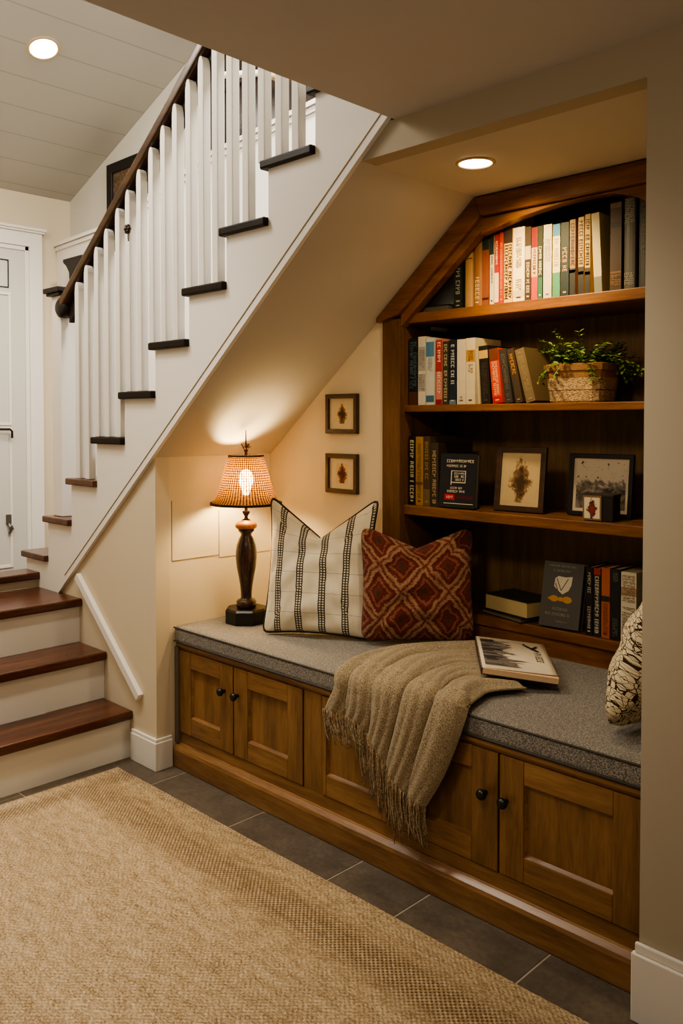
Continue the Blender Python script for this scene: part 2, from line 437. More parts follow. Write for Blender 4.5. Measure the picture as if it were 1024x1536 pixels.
# wainscot on the stair's back wall with its cap moulding
cap = [(-4.868, 2.352), (-4.2, 2.372), (-3.643, 2.481), (-3.325, 2.556), (-2.52, 2.622), (-1.6, 2.70)]
ws = struct('wall_wainscot', prism([(-4.868, .42), (-2.86, .9), (-1.6, 1.95)] + cap[::-1], 'y', 2.47, 2.559), M['white'])
cb = bmesh.new()
for dz0, dz1, yy in ((0, .020, 2.450), (-.026, -.004, 2.460)):
    prism([(x, z+dz0) for x, z in cap] + [(x, z+dz1) for x, z in cap[::-1]], 'y', yy, 2.5595, cb)
struct('trim_4', cb, M['white'])

# door in the far wall
dX = -4.87
dr = struct('door_1', B((dX, dX+.012, 1.47, 2.29, .42, 2.325)), M['greywall'])
cs = B((dX, dX+.03, 2.285, 2.365, .41, 2.33), (dX, dX+.03, 1.395, 1.475, .41, 2.33), (dX, dX+.03, 1.395, 2.365, 2.325, 2.42))
obj('door_casing', cs, M['white'], dr, bevel=.003)
obj('door_crown', B((dX, dX+.05, 1.37, 2.385, 2.42, 2.436), (dX, dX+.042, 1.38, 2.377, 2.408, 2.42)), M['white'], dr, bevel=.002)
obj('door_stop', B((dX+.012, dX+.020, 2.262, 2.285, .42, 2.325), (dX+.012, dX+.020, 1.475, 1.50, .42, 2.325), (dX+.012, dX+.020, 1.47, 2.285, 2.30, 2.325)), M['white'], dr, bevel=.002)
pl = bmesh.new()
for (z0, z1) in ((.46, 1.25), (1.29, 2.03)):
    box(pl, dX+.012, dX+.019, 2.16, 2.176, z0, z1); box(pl, dX+.012, dX+.019, 1.58, 2.176, z0-.016, z0); box(pl, dX+.012, dX+.019, 1.58, 2.176, z1, z1+.016); box(pl, dX+.012, dX+.019, 1.58, 1.596, z0, z1)
obj('door_moulding', pl, M['white'], dr, bevel=.002)
obj('door_light', B((dX+.012, dX+.018, 1.6, 2.165, 2.073, 2.078), (dX+.012, dX+.018, 1.6, 2.165, 2.230, 2.235), (dX+.012, dX+.018, 2.160, 2.165, 2.078, 2.230)), M['black'], dr)
obj('door_handle', tube([(dX+.014, 1.98, 1.255), (dX+.04, 1.985, 1.255), (dX+.045, 2.15, 1.252), (dX+.045, 2.163, 1.24), (dX+.045, 2.163, 1.20)], .007, 8), M['black'], dr, smooth=True)
lk = B((dX+.012, dX+.022, 2.135, 2.165, .70, .755))
tube([(dX+.022, 2.150, .70), (dX+.035, 2.152, .685), (dX+.03, 2.156, .66), (dX+.024, 2.150, .645)], .008, 8, lk)
tube([(dX+.022, 2.165, .69), (dX+.03, 2.172, .665)], .006, 8, lk)
obj('door_latch', lk, plain((120, 116, 108), .3, .5, .8), dr)

# window above the wainscot, dark at night
wn = bmesh.new()
for x in (-3.40, -3.02, -2.66, -2.30, -1.9): box(wn, x-.012, x+.012, 2.536, 2.5595, 2.54, 3.25)
for z in (2.90, 3.24): box(wn, -3.40, -1.9, 2.536, 2.5595, z-.010, z+.010)
w1 = struct('window_1', wn, plain((58, 48, 42), .5))
obj('window_pane', B((-3.40, -1.9, 2.552, 2.5592, 2.54, 3.25)), plain((52, 42, 38), .25, .5), w1)

# ------------------------------------------------------------------ staircase
st = thing('staircase', 'white staircase with dark wood treads turning up over the reading nook', 'staircase', (-3.2, 1.75, 0))
X0, Z0, RUN, RISE, NT_ = -3.745, .713, .2112, .1743, 11
TT = .027
saw = [(X0+.028, .56)]
for i in range(NT_):
    z = Z0+RISE*i-TT
    saw += [(X0+RUN*i+.028, z), (X0+RUN*(i+1)+.028, z)]
xe = saw[-1][0]
saw += [(xe, soff(xe)), (-3.36, soff(-3.36)), (-3.42, .56)]
obj('stringer', prism(saw, 'y', YS-.016, YS-.0006), M['white'], st)
for i in range(NT_):
    x = X0+RUN*i; z = Z0+RISE*i
    tr = [(x+.006, YS-.034), (x+RUN+.026, YS-.034), (x+RUN+.026, 2.465), (x, 2.465), (x, YS-.024)]
    obj('tread', prism(tr, 'z', z-TT, z), M['tread_shaded'] if i > 2 else M['tread'], st, bevel=.005)
    if i: obj('riser', B((x+.028, x+.046, YS+.0005, 2.465, z-RISE, z-TT-.0004)), M['white'], st)
# lower flight, climbing away from the room
LX = [-2.874, -3.066, -3.262]; LZ = [.186, .378, .563]
for k in range(3):
    xb = LX[k+1]-.0 if k < 2 else -3.608
    obj('tread', B((xb-.0, LX[k]+.024, .302, YS-.001, LZ[k]-.034, LZ[k])), M['tread'], st, bevel=.006)
    obj('riser', B((LX[k]-.018, LX[k], .302, YS-.001, 0 if k == 0 else LZ[k-1]+.0004, LZ[k]-.0344)), M['white'], st)
obj('riser', B((-3.63, -3.610, .302, YS-.001, .5635, .599)), M['wall'], st)
obj('tread', B((-3.73, -3.588, .302, YS-.001, .5995, .630)), M['tread'], st, bevel=.006)

# railing
rl = thing('stair_railing', 'white picket stair railing with dark sloping handrail and square newel', 'railing', (-3.46, 1.79, .9))
zt1 = Z0+RISE
obj('newel_post', B((-3.500, -3.418, 1.750, 1.840, zt1+.0005, 1.838)), M['white'], rl, bevel=.003)
npb = rl.children[0]
obj('newel_cap', B((-3.518, -3.400, 1.732, 1.858, 1.8382, 1.850), (-3.528, -3.390, 1.722, 1.868, 1.850, 1.872)), M['railunder'], npb, bevel=.004)
def zr(x): return 1.790 + .7685*(x+3.40)
ra = bmesh.new()
xa, xz = -3.395, -1.70
prism([(xa, zr(xa)-.028), (xz, zr(xz)-.028), (xz, zr(xz)+.028), (xa, zr(xa)+.028)], 'y', 1.728, 1.792, ra)
hr = obj('handrail', ra, M['rail'], rl, bevel=.012, seg=3)
ve = bmesh.new()
lathe([(0, 0), (.030, .001), (.042, .010), (.044, .03), (.042, .052), (.030, .062), (0, .063)], 20, (0, 0, 0), ve)
bmesh.ops.rotate(ve, verts=ve.verts, cent=(0, 0, 0), matrix=Matrix.Rotation(R(-90), 3, 'X'))
bmesh.ops.translate(ve, verts=ve.verts, vec=(xa-.004, 1.728, zr(xa)-.012))
obj('rail_volute', ve, M['railunder'], hr, smooth=True)
obj('sub_rail', prism([(xa+.03, zr(xa+.03)-.10), (xz, zr(xz)-.10), (xz, zr(xz)-.029), (xa+.03, zr(xa+.03)-.029)], 'y', 1.7605, 1.784), M['railunder'], rl)
bx = [v*1.742/1.79 for v in (-3.331, -3.252, -3.169, -3.089, -3.002, -2.927, -2.846, -2.762, -2.682, -2.605, -2.522, -2.446, -2.366, -2.285, -2.201, -2.12, -2.036, -1.958, -1.884)]
bx += [-1.765, -1.70]
for x in bx:
    i = int((x+.013-X0)//RUN); zb = Z0+RISE*i+.0005; ztp = zr(x)-.040
    hw = .0160
    pr = [(x-hw, zb), (x+hw, zb), (x+hw, ztp-.045)]
    for k in range(1, 8):
        a = math.pi*k/8; pr.append((x+hw*math.cos(a), ztp-.045+.045*math.sin(a)))
    pr.append((x-hw, ztp-.045))
    obj('baluster', prism(pr, 'y', 1.7285, 1.7600), M['white'], rl, bevel=.003)

# small metal ornament tied to a baluster
om = thing('metal_ornament', 'tiny dark metal flower ornament fixed to a white baluster under the handrail', 'ornament', (-2.828, 1.728, 2.02))
ob = bmesh.new()
for k in range(6):
    a = k*math.pi/3
    m4 = Matrix.Translation((.011*math.cos(a), -.010, .011*math.sin(a)))
    bmesh.ops.create_icosphere(ob, subdivisions=2, radius=.0085, matrix=m4)
bmesh.ops.create_icosphere(ob, subdivisions=2, radius=.009, matrix=Matrix.Translation((0, -.014, 0)))
obj('flower', ob, plain((60, 50, 44), .35, .5, .6), om, smooth=True, local=True)
obj('stem', tube([(0, -.006, -.012), (.003, -.009, -.030), (0, -.006, -.045)], .003, 6), plain((120, 110, 98), .4, .5, .5), om, local=True)

# white wall rail at the top of the stair
hrn = thing('grab_rail', 'short white horizontal rail behind the top balusters near the ceiling edge', 'rail', (-2.95, 2.4, 2.82))
obj('bar', tube([(-3.021, 2.30, 2.812), (-2.915, 2.449, 2.835)], .014, 12), M['white'], hrn, smooth=True)
obj('bracket', tube([(-2.915, 2.449, 2.835), (-2.905, 2.50, 2.835), (-2.905, 2.535, 2.835)], .017, 12), plain((214, 180, 150), .5), hrn, smooth=True)

# dark corbel on the wainscot
cbm = bmesh.new()
prism([(x_*.78-.995, z_*.9+.206) for x_, z_ in [(-4.70, 2.262), (-4.42, 2.262), (-4.42, 2.235), (-4.455, 2.215), (-4.50, 2.17), (-4.51, 2.08), (-4.60, 2.08), (-4.61, 2.17), (-4.655, 2.215), (-4.70, 2.240)]], 'y', 2.40, 2.4695, cbm)
tag(obj('wall_corbel', cbm, M['railunder'], bevel=.006), 'dark flared wooden corbel on white wainscot behind the newel cap', 'corbel')

# ------------------------------------------------------------------ rug
RX, RY = -2.800, 1.645
rb = bmesh.new()
bmesh.ops.create_grid(rb, x_segments=40, y_segments=40, size=.5)
for v in rb.verts:
    v.co.x = RX + (v.co.x+.5)*(3.6); v.co.y = -1.45 + (v.co.y+.5)*(RY+1.45)
    v.co.z = .010 + .0012*math.sin(v.co.x*7)*math.sin(v.co.y*9)
ex = bmesh.ops.extrude_face_region(rb, geom=list(rb.faces))
bmesh.ops.translate(rb, verts=[e for e in ex['geom'] if isinstance(e, bmesh.types.BMVert)], vec=(0, 0, -.0085))
bmesh.ops.recalc_face_normals(rb, faces=rb.faces)
tag(obj('rug', rb, rug_mat(RX, RY), smooth=False), 'large flat woven jute rug with darker dotted border covering the floor', 'rug')

# ------------------------------------------------------------------ storage bench
be = thing('storage_bench', 'built-in oak window-seat bench with panelled doors under the nook', 'bench', (-1.66, 2.05, 0))
BX0, BX1 = XL+.016, -.624
FY = 1.832
obj('carcass', B((BX0, BX1, FY+.016, 2.56, .02, .452)), M['oakz'], be)
obj('top_board', B((BX0-.0, BX1, 1.822, 2.56, .452, .468)), M['oakx'], be, bevel=.005)
plb = bmesh.new()
pp = [(1.808, .001), (1.808, .066), (1.812, .076), (1.820, .082), (1.826, .086), (1.828, .090), (1.85, .090), (1.85, .001)]
prism(pp, 'x', BX0-.006, BX1, plb)
obj('plinth', plb, M['oakx'], be, bevel=.002)
obj('bottom_rail', B((BX0, BX1, FY, FY+.016, .0904, .1285)), M['oakx'], be)
obj('top_rail', B((BX0, BX1, FY, FY+.016, .4595-.004, .4519)) if False else B((BX0, BX1, FY+.002, FY+.016, .4425, .4519)), M['oakx'], be)
obj('end_panel', B((BX0-.010, BX0+.012, FY-.012, FY+.016, .0905, .4519)), plain((108, 98, 84), .8, .2), be)
obj('end_panel', B((-.80, BX1, FY, FY+.0158, .1288, .4422)), M['oakz'], be)
def door(x0, x1, lst, rst, knob):
    z0, z1, y = .131, .4415, FY-.004
    d = bpy.data.objects.new('door', None); C.objects.link(d); d.parent = be; d.location = Vector((x0, y, z0))-be.location
    obj('door_stile', B((x0, x0+lst, y, y+.019, z0, z1)), M['oakz'], d, bevel=.002)
    obj('door_stile', B((x1-rst, x1, y, y+.019, z0, z1)), M['oakz'], d, bevel=.002)
    obj('door_rail', B((x0+lst+.0003, x1-rst-.0003, y+.0004, y+.019, z1-.06, z1)), M['oakx'], d, bevel=.002)
    obj('door_rail', B((x0+lst+.0003, x1-rst-.0003, y+.0004, y+.019, z0, z0+.066)), M['oakx'], d, bevel=.002)
    obj('door_panel', B((x0+lst+.0004, x1-rst-.0004, y+.012, y+.0186, z0+.0664, z1-.0604)), M['oakz'], d)
    a0, a1, b0, b1 = x0+lst, x1-rst, z0+.066, z1-.06
    bd = bmesh.new()
    O_ = [bd.verts.new((px, y+.003, pz)) for px, pz in ((a0, b0), (a1, b0), (a1, b1), (a0, b1))]
    I_ = [bd.verts.new((px, y+.0118, pz)) for px, pz in ((a0+.006, b0+.006), (a1-.006, b0+.006), (a1-.006, b1-.006), (a0+.006, b1-.006))]
    for k in range(4): bd.faces.new((O_[k], O_[(k+1) % 4], I_[(k+1) % 4], I_[k]))
    obj('door_bead', bd, M['oakx'], d)
    if knob is not None:
        kb = lathe([(0, 0), (.006, .0), (.006, .010), (.011, .013), (.0145, .020), (.013, .027), (.006, .031), (0, .032)], 20)
        bmesh.ops.rotate(kb, verts=kb.verts, cent=(0, 0, 0), matrix=Matrix.Rotation(R(90), 3, 'X'))
        bmesh.ops.translate(kb, verts=kb.verts, vec=(knob[0], y, knob[1]))
        obj('knob', kb, M['black'], d, smooth=True)
    return d
door(-2.668, -2.342, .075, .075, (-2.388, .347))
door(-2.336, -1.984, .075, .072, (-2.312, .347))
obj('stile', B((-1.980, -1.898, FY, FY+.0158, .1288, .4422)), M['oakz'], be, bevel=.001)
door(-1.894, -1.570, .018, .072, None)
door(-1.564, -1.241, .072, .082, (-1.277, .330))
door(-1.235, -.830, .072, .092, (-1.213, .327))

# seat cushion (wraps round the stile of the bookcase)
cz0, cz1 = .4685, .530
cp = [(XL+.003, 1.818), (-.626, 1.818), (-.626, 2.295), (-.975, 2.295), (-.975, 2.450), (-1.965, 2.450), (-1.965, 2.292), (XL+.003, 2.292)]
cu = prism(cp, 'z', cz0, cz1)
bmesh.ops.recalc_face_normals(cu, faces=cu.faces)
seatc = obj('seat_cushion', cu, M['tweed'], bevel=.014, seg=4)
tag(seatc, 'long grey tweed seat cushion covering the whole oak bench', 'cushion')
pz = bmesh.new()
for z in (cz1-.006, cz0+.005):
    tube([(XL+.006, 1.8185, z), (-2.0, 1.8185, z), (-1.3, 1.8185, z), (-.63, 1.8185, z)], .0032, 6, pz)
obj('piping', pz, M['piping'], seatc, smooth=True)

# ------------------------------------------------------------------ bookcase
bk = thing('bookcase', 'built-in oak bookcase with slanted upper corner filling the nook', 'bookcase', (-1.5, 2.45, .53))
S0, S1, F0, F1 = -2.058, -1.975, 2.290, 2.322         # left stile, face
RX0, RX1 = -1.062, -.972
BZ = .532
obj('left_stile', prism([(S0, BZ), (S1, BZ), (S1, 1.662), (S0, 1.668)], 'y', F0, F1), M['casez'], bk, bevel=.003)
obj('right_stile', B((RX0, RX1, F0, F1, BZ, 2.02)), M['casez'], bk, bevel=.003)
def dg(x, off): return soff(x)-.003 - off/ math.cos(math.atan(SL))
e = .075
xA = S0-.018
def inner_x(off): return XB + 0  # corner stays on the mitre line
n_ = lambda off: (XB + off*math.tan(math.atan(SL)/2), ZN-.003-off)
i0 = n_(0); i1 = n_(.062); i2 = n_(.092)
xl1 = S1
obj('slant_board', prism([(xA, dg(xA, 0)), i0, i1, (xl1+.004, dg(xl1+.004, .062)), (xA, dg(xA, .0)-.016)], 'y', F0-.016, F1-.004), M['casex'], bk, bevel=.003)
obj('slant_lining', prism([(S1, dg(S1, .0622)), (i1[0], i1[1]-.0003), i2, (S1, dg(S1, .092))], 'y', F0+.004, F1+.01), M['casex'], bk, bevel=.002)
obj('top_board', prism([i0, (RX1, ZN-.003), (RX1, ZN-.065), (i1[0]+.0003, ZN-.065)], 'y', F0-.016, F1-.004), M['casex'], bk, bevel=.004)
arc = [(-1.06, 1.898), (-1.085, 1.920), (-1.12, 1.938), (-1.17, 1.952), (-1.23, 1.957), (-1.30, 1.956), (-1.40, 1.948), (-1.48, 1.938), (-1.56, 1.922), (i2[0]-.02, 1.905), (i1[0], i1[1]-.005)]
obj('arched_valance', prism([(RX0, ZN-.0655)] + arc, 'y', F0+.003, F1+.008), M['casex'], bk, bevel=.002)
BYK = 2.62
zl_ = lambda x: soff(x)-.006
obj('side_panel', prism([(F1+.0005, BZ), (BYK, BZ), (BYK, 1.655), (F1+.0005, 1.655)], 'x', S1-.030, S1-.004), M['casez'], bk)
obj('side_panel', B((RX0+.004, RX0+.03, F1+.0005, BYK, BZ, 2.015)), M['casez'], bk)
obj('back_panel', prism([(S1-.03, BZ), (RX0+.03, BZ), (RX0+.03, 2.0255), (XB, 2.0255), (S1-.03, zl_(S1-.03)-.002)], 'y', BYK+.0005, BYK+.012), M['back'], bk)
obj('roof_panel', prism([(S1-.02, zl_(S1-.02)-.012), (XB, 2.018), (RX0+.03, 2.018), (RX0+.03, 2.024), (XB-.004, 2.024), (S1-.02, zl_(S1-.02)-.004)], 'y', F1+.001, BYK), M['back'], bk)
SZ = [1.680, 1.356, 1.000]      # top faces of the three upper shelves
for z, th in zip(SZ, (.034, .024, .034)):
    x0 = S1-.0035
    obj('shelf', B((x0, RX0+.0035, F1-.006, BYK, z-th, z)), M['casex'], bk, bevel=.003)
Z4, Y4 = .622, 2.440
obj('shelf', B((S1-.0035, RX0+.0035, Y4, BYK, Z4-.034, Z4)), M['casex'], bk, bevel=.003)
obj('base_board', B((S1-.0035, RX0+.0035, Y4+.012, Y4+.03, BZ-.06, Z4-.0345)), M['casex'], bk, bevel=.002)

# ------------------------------------------------------------------ books
def book(x0, x1, z, h, cov, ink, label, group, y=2.337, dep=.15, lean=0, bands=(), text=((.12, .85),), wfrac=.55, page=(206, 184, 142), rnd=False, foot=True, th=.16, zrot=0, rows=1):
    t = x1-x0; t = max(t, .010)
    piv = 'l' if lean <= 0 else 'r'
    root = thing('book', label, 'book', ((x1 if piv == 'r' else x0), y, z+.0005), (0, R(lean), R(zrot)), group)
    a, b = (-t, 0) if piv == 'r' else (0, t)
    bt = .0018
    cm = bmesh.new()
    if rnd:
        prf = []
        for k in range(7):
            an = math.pi*k/6; prf.append(((a+b)/2 - t/2*math.cos(an), .006-.006*math.sin(an)))
        prism(prf + [(b, dep), (b-bt, dep), (b-bt, .010), (a+bt, .010), (a+bt, dep), (a, dep)], 'z', 0, h, cm)
    else:
        prf = [(a, 0), (b, 0)]
    if not rnd:
        prism(prf + [(b, dep), (b-bt, dep), (b-bt, .003), (a+bt, .003), (a+bt, dep), (a, dep)], 'z', 0, h, cm)
    cv = obj('cover', cm, plain(cov, .5, .4), root, local=True)
    obj('page_block', B((a+bt, b-bt, .0035 if not rnd else .0105, dep-.004, .003, h-.004)), plain(page, .85, .2), root, local=True)
    for (f0, f1, c) in bands:
        q = bmesh.new(); quad(q, (0, -.0006, 0), (1, 0, 0), (0, 0, 1), a+.0003, b-.0003, h*f0, h*f1)
        obj('spine_panel', q, plain(c, .5, .4), cv, local=True)
    if ink is not None:
        r = random.Random(int(abs(x0)*10000)); q = bmesh.new()
        w = t*wfrac
        for (f0, f1) in text:
            for k in range(rows):
                ww = w/rows; c0 = (a+b)/2 - w/2 + ww*k
                # lettering runs down the spine: along -z, letter height along +x
                glyph_line(q, (0, -.0011, h*f1), (0, 0, -1), (1, 0, 0), 0, h*(f1-f0), c0+ww*.06, c0+ww*.94, r, th)
        if foot:
            quad(q, (0, -.0011, 0), (1, 0, 0), (0, 0, 1), (a+b)/2-t*.2, (a+b)/2+t*.2, h*.05, h*.07)
        obj('spine_lettering', q, plain(ink, .5, .4), cv, local=True)
    return root

g1 = 'books along the top shelf'
z1 = SZ[0]
T = [  # x0, x1, top, cover, ink, extras, label
 (-1.773, -1.738, 1.868, (30, 34, 28), (150, 150, 130), {}, 'black-green book with grey lettering, first upright on the top shelf beneath the slanted board'),
 (-1.729, -1.697, 1.893, (176, 134, 84), None, dict(rnd=True, bands=((.76, .775, (90, 60, 36)),)), 'plain tan rounded-spine book beside the black-green book on the top shelf'),
 (-1.692, -1.659, 1.912, (152, 104, 62), (226, 190, 130), dict(rnd=True, text=((.1, .42),)), 'rounded brown book with pale lettering between two plain spines, top shelf'),
 (-1.656, -1.630, 1.898, (140, 78, 52), None, dict(bands=((.84, 1, (34, 52, 42)), (.09, .12, (60, 34, 26)))), 'russet book with a dark green top band on the top shelf'),
 (-1.626, -1.610, 1.908, (214, 206, 180), (60, 80, 70), dict(wfrac=.5, text=((.3, .7),), bands=((.72, 1, (30, 60, 52)),)), 'thin pale book with a green upper spine beside the red books'),
 (-1.608, -1.591, 1.908, (172, 44, 30), (240, 220, 180), dict(bands=((.03, .45, (236, 204, 170)),), text=((.55, .9),)), 'red book with a white lower spine on the top shelf'),
 (-1.589, -1.574, 1.912, (178, 62, 34), (220, 150, 90), {}, 'slim orange-red book beside a jumbled gold-lettered spine on the top shelf'),
 (-1.571, -1.539, 1.920, (226, 186, 110), (54, 36, 22), dict(bands=((.8, 1, (60, 48, 40)),), text=((.05, .78),), wfrac=.9, rows=2, th=.22, foot=False), 'golden book crowded with dark brown lettering, left of the widest cream spine'),
 (-1.537, -1.494, 1.917, (244, 226, 180), (84, 66, 46), dict(text=((.45, .86), (.16, .3)), wfrac=.5, rows=2, th=.12, bands=((.06, .16, (216, 196, 150)),)), 'widest cream book with small dark lettering, brightly lit on top shelf'),
 (-1.492, -1.471, 1.913, (70, 56, 46), (226, 204, 166), dict(bands=((.56, .74, (196, 176, 140)),), text=((.1, .52),)), 'dark brown book with a pale mid label beside the widest cream spine'),
 (-1.469, -1.447, 1.908, (214, 182, 128), (90, 40, 28), dict(bands=((.72, 1, (130, 34, 28)), (0, .32, (200, 62, 40))), text=((.34, .7),), foot=False), 'book with dark red top, cream middle and bright red foot'),
 (-1.445, -1.429, 1.909, (44, 50, 42), (220, 206, 168), dict(bands=((0, .3, (58, 104, 76)),), text=((.32, .72),), wfrac=.7), 'narrow black book with white letters and a green foot, top shelf'),
 (-1.426, -1.397, 1.909, (206, 196, 160), (110, 110, 96), dict(text=((.5, .8),), rows=2, wfrac=.7, th=.1), 'pale grey-cream book beside the blue-topped spine on the top shelf'),
 (-1.393, -1.368, 1.905, (222, 206, 160), (140, 120, 90), dict(bands=((.84, 1, (62, 132, 170)), (0, .34, (74, 138, 102))), text=((.4, .8),), th=.1), 'book with blue top, cream middle and green foot on the top shelf'),
 (-1.365, -1.338, 1.906, (28, 44, 46), (196, 150, 92), dict(text=((.34, .66),), wfrac=.6), 'dark teal book with short gold lettering on the top shelf'),
 (-1.335, -1.316, 1.910, (146, 112, 66), (54, 38, 22), dict(bands=((0, .36, (34, 36, 36)), (.3, .34, (200, 176, 120))), text=((.38, .95),), wfrac=.75, th=.2), 'brown-gold book with a black foot, leftmost of three matching spines'),
 (-1.306, -1.288, 1.913, (196, 158, 92), (48, 34, 20), dict(bands=((0, .36, (32, 34, 34)), (.26, .3, (206, 184, 130))), text=((.38, .95),), wfrac=.8, th=.22), 'gold book with black foot, middle one of three matching spines'),
 (-1.284, -1.267, 1.918, (196, 160, 96), (44, 30, 18), dict(bands=((0, .33, (32, 34, 34)), (.24, .28, (206, 184, 130))), text=((.36, .96),), wfrac=.8, th=.22), 'gold book with black foot, rightmost of three matching spines'),
]
for x0, x1, top, cov, ink, kw, lab in T:
    book(x0, x1, z1, top-z1, cov, ink, lab, g1, **kw)
book(-1.252, -1.227, z1, 1.917-z1, (206, 190, 142), None, 'plain pale yellow book leaning beside the gold spines on top shelf', g1, bands=((0, .2, (120, 120, 100)),), lean=-3)
book(-1.203, -1.168, z1, 1.936-z1, (70, 48, 28), (150, 112, 54), 'old brown leather book with faded gold tooling, standing apart at right on top shelf', g1, text=((.06, .18),), rows=3, wfrac=.9, bands=((.72, .78, (50, 32, 20)), (.94, 1, (108, 84, 62)), (.2, .22, (130, 96, 48))), foot=False)
book(-1.162, -1.126, z1, 1.944-z1, (92, 88, 78), (176, 168, 146), 'tall slate grey book beside the old leather volume on the top shelf', g1, text=((.05, .18), (.7, .98)), rows=2, wfrac=.8, th=.08, foot=False, rnd=True)
book(-1.117, -1.080, z1, 1.940-z1, (66, 64, 58), (110, 104, 92), 'tall charcoal book at the far right end of the top shelf', g1, text=((.35, .95),), th=.08, foot=False, rnd=True)
# flat dark book in the acute corner
def flat_book(x, y, z, w, d, t, rotz, cov, page, label, group=None, bump=True):
    root = thing('book', label, 'book', (x, y, z+.0005), (0, 0, R(rotz)), group)
    obj('cover', prism([(-w/2, 0), (w/2, 0), (w/2, .0022), (-w/2+.003, .0022), (-w/2+.003, t-.0022), (w/2, t-.0022), (w/2, t), (-w/2, t)], 'y', -d/2, d/2), plain(cov, .5, .4), root, local=True, bevel=.0008)
    obj('page_block', B((-w/2+.003, w/2-.004, -d/2+.004, d/2-.004, .0022, t-.0022)), plain(page, .85, .2), root, local=True)
    return root
flat_book(-1.863, 2.425, z1, .13, .17, .022, 0, (30, 34, 32), (90, 84, 70), 'dark book lying flat in the shadowed corner under the slanted board', g1)

g2 = 'books on the second shelf beside the plant'
z2 = SZ[1]
T2 = [
 (-1.972, -1.932, 1.592, (24, 28, 36), (92, 116, 122), dict(text=((.25, .95),), rows=2, wfrac=.8, bands=((0, .2, (84, 48, 34)),), th=.12, foot=False), 'black-navy book with a rust-brown foot at the far left of second shelf'),
 (-1.929, -1.896, 1.597, (212, 202, 178), (110, 108, 100), dict(text=((.55, .8), (.2, .45)), rows=2, wfrac=.8, bands=((.5, .85, (168, 164, 150)), (.2, .45, (176, 170, 154))), th=.1, foot=False), 'cream book with two grey lettered blocks on the second shelf'),
 (-1.893, -1.857, 1.590, (204, 200, 184), (70, 104, 130), dict(bands=((.72, .94, (78, 126, 156)), (.04, .14, (62, 104, 128))), text=((.5, .7),), rows=2, th=.1, foot=False), 'white book with light blue panels near top and foot, second shelf'),
 (-1.849, -1.822, 1.584, (198, 124, 104), (238, 214, 190), dict(bands=((.5, .98, (170, 48, 40)), (0, .08, (150, 30, 30))), text=((.62, .95), (.12, .5)), foot=False), 'red and pink book with white lettering on the second shelf'),
 (-1.819, -1.795, 1.574, (58, 56, 46), (190, 178, 140), dict(text=((.1, .95),), wfrac=.6, rows=1), 'olive-black book with pale lettering beside the navy book, second shelf'),
 (-1.791, -1.762, 1.576, (24, 34, 48), (206, 202, 184), dict(text=((.3, .96),), wfrac=.55, bands=((.0, .07, (96, 120, 134)),)), 'navy book with bold white lettering left of the two ivory spines'),
 (-1.758, -1.722, 1.576, (220, 204, 170), (120, 100, 70), dict(text=((.08, .12),), wfrac=.3), 'plain ivory book with nearly bare spine on the second shelf'),
 (-1.720, -1.684, 1.578, (222, 204, 164), (90, 66, 36), dict(bands=((.64, .82, (184, 138, 62)),), text=((.66, .8), (.45, .6)), rows=2, th=.12), 'ivory book with an ochre title label on the second shelf'),
 (-1.672, -1.662, 1.540, (196, 178, 140), None, dict(lean=-3), 'thin cream book tilted beside the ivory books, second shelf'),
 (-1.657, -1.621, 1.548, (34, 28, 24), (92, 78, 58), dict(lean=-4, bands=((.78, .92, (204, 168, 92)),), text=((.1, .7),), rows=2, th=.1), 'black book with a yellow label, tilted, left of the orange-red book'),
]
for x0, x1, top, cov, ink, kw, lab in T2:
    book(x0, x1, z2, top-z2, cov, ink, lab, g2, **kw)
book(-1.611, -1.575, z2, .180, (206, 66, 36), (246, 190, 140), 'bright orange-red book leaning left on the second shelf', g2, lean=-6, bands=((0, .12, (190, 24, 26)), (.78, 1, (110, 60, 40))), text=((.14, .76),), wfrac=.6, rows=2)
book(-1.563, -1.535, z2, .178, (58, 54, 50), (120, 108, 88), 'dark grey book leaning behind the orange-red one, second shelf', g2, lean=-9, text=((.1, .9),), th=.1)
book(-1.523, -1.497, z2, .178, (70, 56, 40), (190, 136, 66), 'dark brown book with orange flecks, leaning steeply on second shelf', g2, lean=-12, text=((.5, .9),))
book(-1.484, -1.450, z2, .176, (112, 96, 70), (160, 142, 106), 'large grey-brown book leaning furthest over, last before the plant', g2, lean=-15, text=((.05, .95),), rows=2, th=.1, dep=.14)

g3 = 'books at the left of the third shelf'
z3 = SZ[2]
T3 = [
 (-1.972, -1.941, 1.246, (28, 24, 22), (206, 190, 150), dict(text=((.06, .94),), wfrac=.6, th=.22), 'black book with big cream lettering at the left end of third shelf'),
 (-1.939, -1.906, 1.244, (168, 126, 60), (70, 48, 24), dict(text=((.1, .9),), rows=2, th=.1, bands=((.3, .34, (110, 78, 36)),)), 'golden-tan book second from the left end of the third shelf'),
 (-1.904, -1.874, 1.246, (74, 56, 34), (166, 134, 76), dict(text=((.35, .92),), bands=((0, .24, (112, 90, 58)),)), 'dark brown book with tan foot behind the leaning navy book'),
 (-1.872, -1.838, 1.224, (58, 46, 34), (186, 164, 120), dict(text=((.06, .94),), wfrac=.5, dep=.20), 'brown-black book half hidden by the front-facing navy book'),
]
for x0, x1, top, cov, ink, kw, lab in T3:
    book(x0, x1, z3, top-z3, cov, ink, lab, g3, **kw)

